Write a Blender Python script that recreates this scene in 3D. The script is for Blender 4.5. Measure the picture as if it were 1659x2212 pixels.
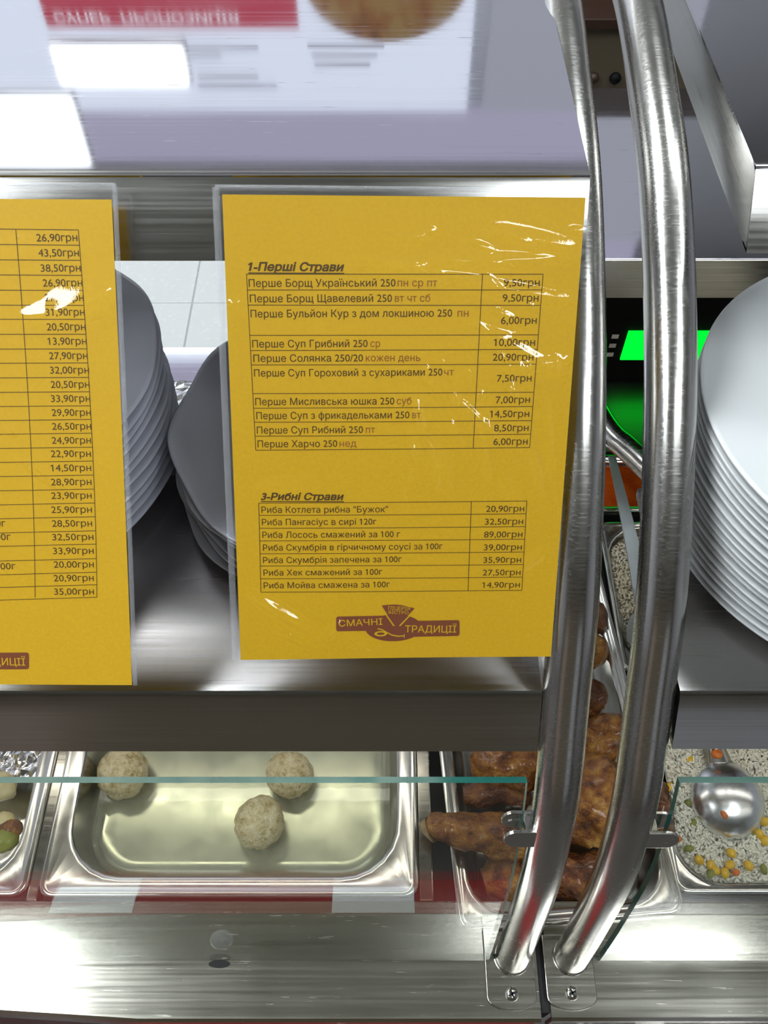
import bpy, bmesh, math, random
from mathutils import Vector, Matrix, noise
from mathutils.geometry import delaunay_2d_cdt

for o in list(bpy.data.objects):
    bpy.data.objects.remove(o, do_unlink=True)
random.seed(7)
scene = bpy.context.scene
COL = scene.collection
R_ = math.radians

# ------------------------------------------------------------------ camera
FPX = 1900.0                       # focal length in pixels of the 1659 x 2212 frame
CAM_Z = 1.785
PITCH = math.atan(2700 / FPX)      # looking down
CP, SP = math.cos(PITCH), math.sin(PITCH)
cam_data = bpy.data.cameras.new('camera')
cam = bpy.data.objects.new('camera', cam_data)
COL.objects.link(cam)
cam.location = (0, 0, CAM_Z)
cam.rotation_euler = (math.pi / 2 - PITCH, 0, 0)
cam_data.sensor_fit = 'HORIZONTAL'
cam_data.sensor_width = 36
cam_data.lens = 36 * FPX / 1659
cam_data.clip_start = 0.02
scene.camera = cam

# ------------------------------------------------------------------ world and exposure
world = bpy.data.worlds.new('world')
scene.world = world
world.use_nodes = True
world.node_tree.nodes['Background'].inputs[0].default_value = (0.75, 0.8, 0.9, 1)
world.node_tree.nodes['Background'].inputs[1].default_value = 0.15
scene.view_settings.view_transform = 'Standard'
scene.view_settings.look = 'None'
scene.view_settings.gamma = 1
scene.view_settings.use_curve_mapping = False
scene.view_settings.exposure = 0.22
scene.cycles.max_bounces = 6
scene.cycles.diffuse_bounces = 2
scene.cycles.glossy_bounces = 4
scene.cycles.transparent_max_bounces = 16
scene.cycles.caustics_refractive = False
LAMP = 18.0          # emission of the ceiling luminaires

# ------------------------------------------------------------------ ray helpers (metres; camera frame -> world)
def at_depth(x, y, z):
    yc = (y - 1106) / FPX * z
    return Vector(((x - 829.5) / FPX * z, z * CP - yc * SP, CAM_Z - z * SP - yc * CP))
def on_z(x, y, Z):                  # the point of a horizontal plane
    yc = (y - 1106) / FPX
    return at_depth(x, y, (CAM_Z - Z) / (SP + yc * CP))
def on_x(x, y, X):                  # the point of a plane X = const
    return at_depth(x, y, X * FPX / (x - 829.5))
def on_y(x, y, Y):                  # the point of a plane Y = const
    yc = (y - 1106) / FPX
    return at_depth(x, y, Y / (CP - yc * SP))
def U(u):                           # height given as metres relative to the camera
    return CAM_Z + u

# ------------------------------------------------------------------ materials
def nodes_of(name):
    m = bpy.data.materials.new(name)
    m.use_nodes = True
    nt = m.node_tree
    b = nt.nodes['Principled BSDF']
    return m, nt, b
def tex_coord(nt, scale, kind='Object', rot=(0, 0, 0)):
    tc = nt.nodes.new('ShaderNodeTexCoord')
    mp = nt.nodes.new('ShaderNodeMapping')
    mp.inputs['Scale'].default_value = scale
    mp.inputs['Rotation'].default_value = rot
    nt.links.new(tc.outputs[kind], mp.inputs[0])
    return mp.outputs[0]
def add_noise(nt, vec, scale, detail=3, rough=0.55):
    n = nt.nodes.new('ShaderNodeTexNoise')
    n.inputs['Scale'].default_value = scale
    n.inputs['Detail'].default_value = detail
    n.inputs['Roughness'].default_value = rough
    nt.links.new(vec, n.inputs['Vector'])
    return n.outputs[0]
def ramp(nt, fac, stops):
    r = nt.nodes.new('ShaderNodeValToRGB')
    el = r.color_ramp.elements
    while len(el) < len(stops):
        el.new(0.5)
    for e, (p, c) in zip(el, stops):
        e.position = p
        e.color = (c[0], c[1], c[2], 1) if len(c) == 3 else c
    nt.links.new(fac, r.inputs[0])
    return r.outputs[0]
def mrange(nt, fac, a, b, c, d):
    r = nt.nodes.new('ShaderNodeMapRange')
    for i, v in enumerate((a, b, c, d)):
        r.inputs[i + 1].default_value = v
    nt.links.new(fac, r.inputs[0])
    return r.outputs[0]
def bump(nt, b, h, strength, dist=0.001):
    bn = nt.nodes.new('ShaderNodeBump')
    bn.inputs['Strength'].default_value = strength
    bn.inputs['Distance'].default_value = dist
    nt.links.new(h, bn.inputs['Height'])
    nt.links.new(bn.outputs[0], b.inputs['Normal'])
    return bn
def plain(name, col, rough=0.5, metal=0.0, spec=0.5, coat=0.0):
    m, nt, b = nodes_of(name)
    b.inputs['Base Color'].default_value = (*col, 1)
    b.inputs['Roughness'].default_value = rough
    b.inputs['Metallic'].default_value = metal
    b.inputs['Specular IOR Level'].default_value = spec
    b.inputs['Coat Weight'].default_value = coat
    b.inputs['Coat Roughness'].default_value = 0.05
    # faint unevenness of the surface
    v = add_noise(nt, tex_coord(nt, (1, 1, 1)), 60, 2)
    nt.links.new(mrange(nt, v, 0.3, 0.7, max(rough - 0.04, 0), rough + 0.04), b.inputs['Roughness'])
    return m
def steel(name, col=(0.6, 0.6, 0.6), rough=0.25, grain=(3, 400, 400), amt=0.05, bstr=0.08, scratch=0.0, aniso=0.0):
    m, nt, b = nodes_of(name)
    b.inputs['Metallic'].default_value = 1
    b.inputs['Base Color'].default_value = (*col, 1)
    b.inputs['Anisotropic'].default_value = aniso
    v = add_noise(nt, tex_coord(nt, grain), 1, 2, 0.6)
    big = add_noise(nt, tex_coord(nt, (1, 1, 1)), 9, 3)
    mix = nt.nodes.new('ShaderNodeMath'); mix.operation = 'ADD'
    nt.links.new(mrange(nt, v, 0.3, 0.7, -amt, amt), mix.inputs[0])
    nt.links.new(mrange(nt, big, 0.3, 0.7, rough - amt * .6, rough + amt * .6), mix.inputs[1])
    h = v
    if scratch:
        w = add_noise(nt, tex_coord(nt, (22, 380, 22), rot=(0, 0, R_(57))), 1, 3, 0.7)
        sc = mrange(nt, w, 0.66, 0.74, 0, 1)
        ra = nt.nodes.new('ShaderNodeMath'); ra.operation = 'MULTIPLY_ADD'
        nt.links.new(sc, ra.inputs[0]); ra.inputs[1].default_value = 0.25
        nt.links.new(mix.outputs[0], ra.inputs[2])
        mix = ra
        ad = nt.nodes.new('ShaderNodeMath'); ad.operation = 'MULTIPLY_ADD'
        nt.links.new(sc, ad.inputs[0]); ad.inputs[1].default_value = scratch
        nt.links.new(v, ad.inputs[2])
        h = ad.outputs[0]
    nt.links.new(mix.outputs[0], b.inputs['Roughness'])
    bump(nt, b, h, bstr, 0.0004)
    return m
def emit(name, col, strength):
    m = bpy.data.materials.new(name)
    m.use_nodes = True
    nt = m.node_tree
    nt.nodes.clear()
    e = nt.nodes.new('ShaderNodeEmission')
    e.inputs[0].default_value = (*col, 1)
    e.inputs[1].default_value = strength
    o = nt.nodes.new('ShaderNodeOutputMaterial')
    nt.links.new(e.outputs[0], o.inputs[0])
    return m
def clear_sheet(name, tint, ior=1.5, rough=0.0, bump_scale=None, bump_str=0.0, haze=0.0, haze_col=(0.9, 0.92, 0.95)):
    """clear pane or film: transparent with a Fresnel reflection from either side"""
    m = bpy.data.materials.new(name)
    m.use_nodes = True
    nt = m.node_tree
    nt.nodes.clear()
    out = nt.nodes.new('ShaderNodeOutputMaterial')
    tr = nt.nodes.new('ShaderNodeBsdfTransparent'); tr.inputs[0].default_value = (*tint, 1)
    gl = nt.nodes.new('ShaderNodeBsdfGlossy'); gl.inputs['Roughness'].default_value = rough
    gl.inputs[0].default_value = (1, 1, 1, 1)
    fr = nt.nodes.new('ShaderNodeFresnel')
    geo = nt.nodes.new('ShaderNodeNewGeometry')
    mr = nt.nodes.new('ShaderNodeMapRange')
    mr.inputs[3].default_value = ior; mr.inputs[4].default_value = 1 / ior
    nt.links.new(geo.outputs['Backfacing'], mr.inputs[0])
    nt.links.new(mr.outputs[0], fr.inputs['IOR'])
    mx = nt.nodes.new('ShaderNodeMixShader')
    nt.links.new(fr.outputs[0], mx.inputs[0])
    nt.links.new(tr.outputs[0], mx.inputs[1]); nt.links.new(gl.outputs[0], mx.inputs[2])
    last = mx
    if haze:
        df = nt.nodes.new('ShaderNodeBsdfDiffuse'); df.inputs[0].default_value = (*haze_col, 1)
        m2 = nt.nodes.new('ShaderNodeMixShader'); m2.inputs[0].default_value = haze
        nt.links.new(mx.outputs[0], m2.inputs[1]); nt.links.new(df.outputs[0], m2.inputs[2])
        last = m2
    if bump_scale:
        v = add_noise(nt, tex_coord(nt, bump_scale), 1, 3, 0.6)
        bn = nt.nodes.new('ShaderNodeBump'); bn.inputs['Strength'].default_value = bump_str
        bn.inputs['Distance'].default_value = 0.001
        nt.links.new(v, bn.inputs['Height'])
        nt.links.new(bn.outputs[0], gl.inputs['Normal']); nt.links.new(bn.outputs[0], fr.inputs['Normal'])
    nt.links.new(last.outputs[0], out.inputs[0])
    return m

M = {}
M['shelf_steel'] = steel('shelf_steel', (0.60, 0.60, 0.63), 0.05, (3, 300, 300), 0.02, 0.004, scratch=2.0)
M['lip_steel'] = steel('lip_steel', (0.46, 0.45, 0.43), 0.19, (4, 500, 500), 0.05, 0.015)
M['tube_steel'] = steel('tube_steel', (0.57, 0.555, 0.53), 0.22, (60, 900, 900), 0.06, 0.005)
M['ledge_steel'] = steel('ledge_steel', (0.47, 0.455, 0.395), 0.18, (3, 260, 260), 0.05, 0.012, scratch=0.8)
M['pan_steel'] = steel('pan_steel', (0.62, 0.61, 0.57), 0.20, (30, 30, 30), 0.05, 0.03)
M['dark_pan_steel'] = steel('dark_pan_steel', (0.42, 0.39, 0.34), 0.28, (30, 30, 30), 0.06, 0.05)
M['ladle_steel'] = steel('ladle_steel', (0.72, 0.73, 0.75), 0.26, (30, 30, 30), 0.04, 0.02)
M['spoon_grey'] = plain('spoon_grey', (0.33, 0.36, 0.37), 0.45, 0.4)
M['well_steel'] = plain('well_steel', (0.10, 0.10, 0.10), 0.4, 1.0)
M['ceramic'] = plain('ceramic', (0.50, 0.52, 0.60), 0.13, 0, 0.5, 0.3)
M['opal'] = plain('opal', (0.64, 0.66, 0.66), 0.16, 0, 0.5, 0.2)
M['red'] = plain('red_laminate', (0.30, 0.018, 0.015), 0.4)
M['white_card'] = plain('white_card', (0.85, 0.85, 0.82), 0.6)
M['black'] = plain('black_plastic', (0.002, 0.002, 0.002), 0.6, 0, 0.15)
M['rear_steel'] = steel('rear_steel', (0.28, 0.27, 0.26), 0.36, (4, 500, 500), 0.04, 0.01)
M['side_steel'] = steel('side_steel', (0.46, 0.46, 0.44), 0.22, (500, 4, 500), 0.04, 0.01)
M['rubber'] = plain('rubber', (0.01, 0.01, 0.01), 0.7)
M['ink'] = plain('brown_ink', (0.085, 0.045, 0.006), 0.6)
M['red_ink'] = plain('reddish_ink', (0.29, 0.11, 0.012), 0.6)
M['logo_ink'] = plain('logo_ink', (0.20, 0.055, 0.02), 0.6)
M['wood'] = plain('dark_wood', (0.03, 0.012, 0.006), 0.5)
M['panel'] = plain('beige_panel', (0.10, 0.078, 0.048), 0.6)
M['screw'] = plain('screw_steel', (0.7, 0.68, 0.62), 0.15, 1.0)
M['green'] = emit('green_screen', (0.0, 1.0, 0.03), 1.3)
M['glass'] = clear_sheet('clear_glass', (0.975, 0.99, 0.982), 1.5)
M['glass_edge'] = plain('glass_edge', (0.006, 0.115, 0.095), 0.25, 0, 0.5)
M['film'] = clear_sheet('clear_film', (0.985, 0.985, 0.99), 1.5, 0.03, (420, 300, 420), 0.06, 0.0)
M['film_weld'] = clear_sheet('welded_film', (0.93, 0.93, 0.94), 1.6, 0.06, (700, 700, 700), 1.0, 0.14)
M['broth'] = clear_sheet('broth_surface', (0.90, 0.93, 0.80), 1.33, 0.02, (30, 30, 30), 0.06, 0.24, (0.72, 0.70, 0.56))
M['lamp'] = emit('lamp_diffuser', (0.90, 0.96, 1.0), LAMP)
M['dim_lamp'] = emit('dim_lamp_diffuser', (0.90, 0.96, 1.0), 14.0)
M['added_strip_lamp'] = emit('added_strip_lamp_glow', (1.0, 0.95, 0.84), 9.5)
M['soft_lamp'] = emit('soft_lamp_diffuser', (0.92, 0.97, 1.0), 2.6)
M['added_door_white'] = plain('added_white_door', (0.78, 0.79, 0.84), 0.4)
M['added_door_beige'] = plain('added_beige_door', (0.52, 0.40, 0.33), 0.4)
M['lamp_frame'] = plain('lamp_frame', (0.75, 0.75, 0.75), 0.4)

def paper_mat():
    m, nt, b = nodes_of('yellow_paper')
    v = add_noise(nt, tex_coord(nt, (1, 1, 1)), 500, 2)
    c = ramp(nt, v, [(0.3, (0.63, 0.37, 0.004)), (0.7, (0.68, 0.405, 0.006))])
    nt.links.new(c, b.inputs['Base Color'])
    b.inputs['Roughness'].default_value = 0.6
    return m
M['paper'] = paper_mat()
def mottled(name, stops, scale, rough, bscale, bstr, bdist, spec=0.5, coat=0.0, stops2=None, scale2=0):
    m, nt, b = nodes_of(name)
    vec = tex_coord(nt, (1, 1, 1))
    v = add_noise(nt, vec, scale, 5, 0.65)
    c = ramp(nt, v, stops)
    if stops2:
        v2 = add_noise(nt, vec, scale2, 2, 0.5)
        c2 = nt.nodes.new('ShaderNodeValToRGB')
        mx = nt.nodes.new('ShaderNodeMix'); mx.data_type = 'RGBA'
        nt.links.new(mrange(nt, v2, stops2[0], stops2[1], 0, 1), mx.inputs[0])
        nt.links.new(c, mx.inputs[6]); mx.inputs[7].default_value = (*stops2[2], 1)
        c = mx.outputs[2]
    nt.links.new(c, b.inputs['Base Color'])
    b.inputs['Roughness'].default_value = rough
    b.inputs['Specular IOR Level'].default_value = spec
    b.inputs['Coat Weight'].default_value = coat
    b.inputs['Coat Roughness'].default_value = 0.15
    bump(nt, b, add_noise(nt, vec, bscale, 4, 0.6), bstr, bdist)
    return m
M['chicken'] = mottled('roast_skin', [(0.32, (0.04, 0.010, 0.002)), (0.45, (0.20, 0.060, 0.009)), (0.57, (0.38, 0.155, 0.022)), (0.72, (0.58, 0.34, 0.08))],
                       55, 0.32, 230, 1.0, 0.005, 0.5, 0.35)
M['chicken_dark'] = mottled('dark_roast_skin', [(0.32, (0.03, 0.007, 0.002)), (0.5, (0.14, 0.038, 0.008)), (0.7, (0.36, 0.14, 0.03))],
                       55, 0.30, 220, 1.0, 0.005, 0.5, 0.4)
M['bone'] = mottled('roast_bone', [(0.35, (0.14, 0.07, 0.03)), (0.6, (0.38, 0.26, 0.13))], 60, 0.45, 200, 0.4, 0.002)
M['meatball'] = mottled('meatball', [(0.34, (0.46, 0.34, 0.13)), (0.48, (0.76, 0.63, 0.34)), (0.64, (0.88, 0.79, 0.52))],
                        120, 0.42, 260, 1.0, 0.004, 0.5, 0.15, (0.68, 0.72, (0.60, 0.24, 0.06)), 110)
M['rice'] = mottled('rice_grain', [(0.3, (0.86, 0.81, 0.66)), (0.7, (0.95, 0.92, 0.80))], 30, 0.45, 300, 0.2, 0.001)
M['rice_bed'] = mottled('rice_bed', [(0.3, (0.66, 0.62, 0.50)), (0.7, (0.84, 0.82, 0.72))], 180, 0.6, 220, 0.8, 0.004)
M['rice2'] = mottled('buttered_rice', [(0.3, (0.72, 0.63, 0.46)), (0.7, (0.86, 0.80, 0.66))], 30, 0.45, 300, 0.2, 0.001)
M['corn'] = mottled('corn', [(0.3, (0.74, 0.40, 0.01)), (0.7, (0.85, 0.58, 0.03))], 60, 0.3, 200, 0.1, 0.001)
M['carrot'] = mottled('carrot', [(0.3, (0.65, 0.13, 0.01)), (0.7, (0.8, 0.24, 0.03))], 60, 0.3, 200, 0.1, 0.001)
M['pea'] = mottled('green_bean', [(0.3, (0.18, 0.20, 0.02)), (0.7, (0.30, 0.30, 0.05))], 60, 0.35, 200, 0.1, 0.001)
M['sauce'] = mottled('red_sauce', [(0.3, (0.36, 0.04, 0.004)), (0.7, (0.6, 0.10, 0.01))], 50, 0.12, 60, 0.3, 0.004, 0.7, 0.5)
M['dumpling'] = mottled('dumpling', [(0.3, (0.55, 0.42, 0.16)), (0.7, (0.75, 0.66, 0.38))], 50, 0.35, 120, 0.3, 0.002)
M['foil'] = plain('foil', (0.85, 0.85, 0.87), 0.16, 1.0)
M['floor_tile'] = plain('floor_tile', (0.80, 0.82, 0.80), 0.25)
M['grout'] = plain('grout', (0.50, 0.51, 0.49), 0.8)
M['wall'] = plain('painted_wall', (0.72, 0.72, 0.76), 0.7)
M['wall_front'] = plain('tan_wall', (0.22, 0.18, 0.12), 0.7)
M['ceiling'] = plain('ceiling_panel', (0.60, 0.60, 0.52), 0.8)
M['floor'] = plain('hall_floor', (0.12, 0.11, 0.10), 0.35)
M['board'] = emit('lit_board', (0.80, 0.87, 1.0), 1.1)
M['board_glow_band'] = emit('added_glow_band', (0.60, 0.58, 0.76), 0.75)
M['board_red'] = emit('lit_board_red', (0.55, 0.08, 0.12), 0.9)
M['board_text'] = emit('lit_board_white', (0.9, 0.92, 1.0), 1.1)
M['board_grey'] = emit('lit_board_grey', (0.50, 0.52, 0.60), 0.8)
M['food_photo'] = mottled('food_photo', [(0.3, (0.10, 0.16, 0.03)), (0.45, (0.55, 0.2, 0.06)), (0.6, (0.7, 0.45, 0.15)), (0.75, (0.45, 0.05, 0.04))], 9, 0.5, 60, 0.0, 0.001)

# ------------------------------------------------------------------ object helpers
def link(o, parent=None):
    COL.objects.link(o)
    if parent is not None:
        o.parent = parent
    return o
def tag(o, label, cat, group=None, kind=None):
    o['label'] = label
    o['category'] = cat
    if group: o['group'] = group
    if kind: o['kind'] = kind
    return o
def thing(name, label, cat, loc=(0, 0, 0), rz=0, group=None):
    o = bpy.data.objects.new(name, None)
    o.empty_display_size = 0.02
    link(o)
    o.location = loc
    o.rotation_euler = (0, 0, rz)
    return tag(o, label, cat, group)
def mesh_obj(name, verts, faces, mat, parent=None, smooth=False, mats=None, midx=None):
    me = bpy.data.meshes.new(name)
    me.from_pydata([tuple(v) for v in verts], [], faces)
    for mm in (mats or [mat]):
        me.materials.append(mm)
    if midx:
        me.polygons.foreach_set('material_index', midx)
    if smooth:
        me.polygons.foreach_set('use_smooth', [True] * len(me.polygons))
    me.update()
    o = bpy.data.objects.new(name, me)
    link(o, parent)
    return o
def bm_obj(name, bm, mat, parent=None, smooth=False):
    bmesh.ops.recalc_face_normals(bm, faces=bm.faces)
    me = bpy.data.meshes.new(name)
    bm.to_mesh(me)
    bm.free()
    me.materials.append(mat)
    if smooth:
        me.polygons.foreach_set('use_smooth', [True] * len(me.polygons))
    o = bpy.data.objects.new(name, me)
    link(o, parent)
    return o
def box_bm(x0, x1, y0, y1, z0, z1, bev=0.0, seg=2):
    bm = bmesh.new()
    bmesh.ops.create_cube(bm, size=1)
    for v in bm.verts:
        v.co = Vector(((x0 + x1) / 2 + v.co.x * (x1 - x0), (y0 + y1) / 2 + v.co.y * (y1 - y0), (z0 + z1) / 2 + v.co.z * (z1 - z0)))
    if bev:
        bmesh.ops.bevel(bm, geom=bm.edges[:], offset=bev, segments=seg, affect='EDGES', profile=0.5)
    return bm
def box(name, x0, x1, y0, y1, z0, z1, mat, parent=None, bev=0.0, seg=2):
    return bm_obj(name, box_bm(x0, x1, y0, y1, z0, z1, bev, seg), mat, parent)
def structure(o):
    o['kind'] = 'structure'
    return o
def smooth_by_angle(o, ang=35):
    me = o.data
    me.polygons.foreach_set('use_smooth', [True] * len(me.polygons))
    me.set_sharp_from_angle(angle=R_(ang))
def catmull(pts, n):
    out = []
    P = [pts[0] * 2 - pts[1]] + list(pts) + [pts[-1] * 2 - pts[-2]]
    for i in range(1, len(P) - 2):
        for k in range(n):
            t = k / n
            a, b, c, d = P[i - 1], P[i], P[i + 1], P[i + 2]
            out.append(0.5 * ((2 * b) + (c - a) * t + (2 * a - 5 * b + 4 * c - d) * t * t + (3 * b - a - 3 * c + d) * t ** 3))
    out.append(pts[-1].copy())
    return out
def sweep(name, pts, radii, mat, parent=None, n=28, wob=None, cap=True):
    """round tube along pts; radii a number or one per point"""
    if not isinstance(radii, (list, tuple)):
        radii = [radii] * len(pts)
    verts, faces = [], []
    t0 = (pts[1] - pts[0]).normalized()
    ref = Vector((1, 0, 0)) if abs(t0.x) < 0.8 else Vector((0, 0, 1))
    u = (ref - t0 * ref.dot(t0)).normalized()
    for i, p in enumerate(pts):
        a = pts[max(i - 1, 0)]; b = pts[min(i + 1, len(pts) - 1)]
        t = (b - a).normalized()
        u = (u - t * u.dot(t)).normalized()
        w = t.cross(u)
        for k in range(n):
            an = 2 * math.pi * k / n
            d = u * math.cos(an) + w * math.sin(an)
            r = radii[i]
            q = p + d * r
            if wob:
                q = q + d * wob(q, r)
            verts.append(q)
    for i in range(len(pts) - 1):
        for k in range(n):
            k2 = (k + 1) % n
            faces.append((i * n + k, i * n + k2, (i + 1) * n + k2, (i + 1) * n + k))
    if cap:
        faces.append(tuple(range(n - 1, -1, -1)))
        faces.append(tuple(range((len(pts) - 1) * n, len(pts) * n)))
    o = mesh_obj(name, verts, faces, mat, parent)
    smooth_by_angle(o, 50)
    return o
def extrude_profile(name, prof, x0, x1, th, mat, parent=None, bev=0.0015):
    """sheet metal: profile polyline [(y, z)] thickened downwards/inwards and run from x0 to x1"""
    P = [Vector((0, y, z)) for y, z in prof]
    nrm = []
    for i in range(len(P)):
        ds = []
        if i > 0: ds.append((P[i] - P[i - 1]).normalized())
        if i < len(P) - 1: ds.append((P[i + 1] - P[i]).normalized())
        ns = [Vector((0, d.z, -d.y)) for d in ds]
        n = sum(ns, Vector()).normalized()
        n = n / max(n.dot(ns[0]), 0.3)
        nrm.append(n)
    loop = P + [p + n * th for p, n in reversed(list(zip(P, nrm)))]
    m = len(loop)
    verts = [(x0, p.y, p.z) for p in loop] + [(x1, p.y, p.z) for p in loop]
    faces = [(i, (i + 1) % m, m + (i + 1) % m, m + i) for i in range(m)]
    k = len(P)
    for i in range(k - 1):
        faces.append((i, m - 1 - i, m - 2 - i, i + 1))
        faces.append((m + i, m + i + 1, 2 * m - 2 - i, 2 * m - 1 - i))
    bm = bmesh.new()
    vs = [bm.verts.new(v) for v in verts]
    for f in faces:
        bm.faces.new([vs[i] for i in f])
    bmesh.ops.recalc_face_normals(bm, faces=bm.faces)
    if bev:
        es = [e for e in bm.edges if len(e.link_faces) == 2 and e.calc_face_angle(0) > R_(20)]
        bmesh.ops.bevel(bm, geom=es, offset=bev, segments=2, affect='EDGES', profile=0.5)
    o = bm_obj(name, bm, mat, parent)
    smooth_by_angle(o, 25)
    return o
ORD = ['topmost', 'second', 'third', 'fourth', 'fifth', 'sixth', 'seventh', 'eighth', 'ninth', 'tenth', 'eleventh', 'twelfth',
       'thirteenth', 'fourteenth', 'fifteenth', 'sixteenth', 'seventeenth', 'eighteenth', 'nineteenth', 'twentieth']

# ------------------------------------------------------------------ the room
DECK = U(-0.985)                  # level of the counter ledge
CEIL = 3.3
YB, YF, XL, XR = 3.25, -3.6, -3.6, 3.6
structure(box('floor', XL, XR, YF, YB, -0.06, -0.004, M['floor']))
fl = bpy.data.objects['floor']
TS = 0.33
box('grout_bed', -2.88, 1.74, 1.355, 3.0, -0.0045, 0.0015, M['grout'], fl)
tile_me = None
for i in range(-7, 7):
    for j in range(0, 6):
        x0 = -0.57 + i * TS; y0 = 1.15 + j * TS + 0.205
        if y0 + TS > YB or x0 < XL: continue
        if tile_me is None:
            t = box('tile', 0.002, TS - 0.002, 0.002, TS - 0.002, 0.0, 0.004, M['floor_tile'], fl, 0.0015, 1)
            tile_me = t.data
        else:
            t = bpy.data.objects.new('tile', tile_me); link(t, fl)
        t.location = (x0, y0, 0)
structure(box('ceiling', XL, XR, YF, YB, CEIL, CEIL + 0.06, M['ceiling']))
structure(box('wall_back', XL, XR, YB, YB + 0.08, 0, CEIL, M['wall']))
structure(box('wall_front', XL, XR, YF - 0.08, YF, 0, CEIL, M['wall_front']))
structure(box('wall_left', XL - 0.08, XL, YF, YB, 0, CEIL, M['wall']))
structure(box('wall_right', XR, XR + 0.08, YF, YB, 0, CEIL, M['wall']))

for n_, (x0, x1, mt) in enumerate(((1.15, 2.45, 'added_door_white'), (-2.7, -1.55, 'added_door_beige'))):  # pale doors added out of view, to brighten what the shelf lips reflect
    d_ = structure(box('added_door_%d' % (n_ + 1), x0, x1, YF, YF + 0.03, 0, 2.1, M[mt], None, 0.004))
    for z0, z1 in ((0.15, 0.95), (1.08, 1.98)):
        for xx in (0.08, (x1 - x0) / 2 + 0.03):
            box('panel', x0 + xx, x0 + xx + (x1 - x0) / 2 - 0.11, YF + 0.03, YF + 0.042, z0, z1, M[mt], d_, 0.004)
    box('handle', x0 + 0.03, x0 + 0.05, YF + 0.03, YF + 0.08, 0.95, 1.1, M['lamp_frame'], d_, 0.004)
def luminaire(x0, x1, y0, y1, z, label, lamp='lamp'):
    t = thing('ceiling_light', label, 'ceiling light', ((x0 + x1) / 2, (y0 + y1) / 2, z))
    hx, hy = (x1 - x0) / 2, (y1 - y0) / 2
    bm = bmesh.new()
    fr = 0.02
    for a in ((-hx - fr, hx + fr, -hy - fr, -hy), (-hx - fr, hx + fr, hy, hy + fr), (-hx - fr, -hx, -hy, hy), (hx, hx + fr, -hy, hy)):
        b2 = box_bm(a[0], a[1], a[2], a[3], 0, 0.05)
        me = bpy.data.meshes.new('tmp'); b2.to_mesh(me); b2.free(); bm.from_mesh(me); bpy.data.meshes.remove(me)
    bm_obj('frame', bm, M['lamp_frame'], t)
    box('diffuser', -hx, hx, -hy, hy, 0.008, 0.014, M[lamp], t)
    box('housing', -hx, hx, -hy, hy, 0.02, 0.055, M['lamp_frame'], t)
    return t
luminaire(-1.74, -1.20, -0.90, 0.68, CEIL - 0.056, 'long ceiling light above the counter, left of the camera')
luminaire(0.88, 1.25, -0.95, 0.05, CEIL - 0.056, 'long ceiling light over the customers, right of the camera')
luminaire(0.36, 0.66, -1.06, -0.80, CEIL - 0.056, 'added small square light over the customers, unseen, for glints on the sleeve creases')  # extra lamp, added so the sleeve creases catch highlights
luminaire(-1.6, -0.6, 0.95, 1.6, CEIL - 0.056, 'large ceiling light above the kitchen floor, left of two')
luminaire(0.6, 1.3, 1.0, 1.5, CEIL - 0.056, 'smaller ceiling light above the kitchen floor, right of two', 'dim_lamp')

# ---- lit menu board on the back wall: seen mirrored in the upper shelf
SHELF_Z = at_depth(1275, 379, 0.2705 * FPX / 1000).z
def mirror_pt(x, y, Y):             # where the ray mirrored in the upper shelf meets the plane Y
    P = on_z(x, y, SHELF_Z)
    d = P - Vector((0, 0, CAM_Z))
    return Vector((P.x + d.x * (Y - P.y) / d.y, Y, P.z - d.z * (Y - P.y) / d.y))

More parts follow.
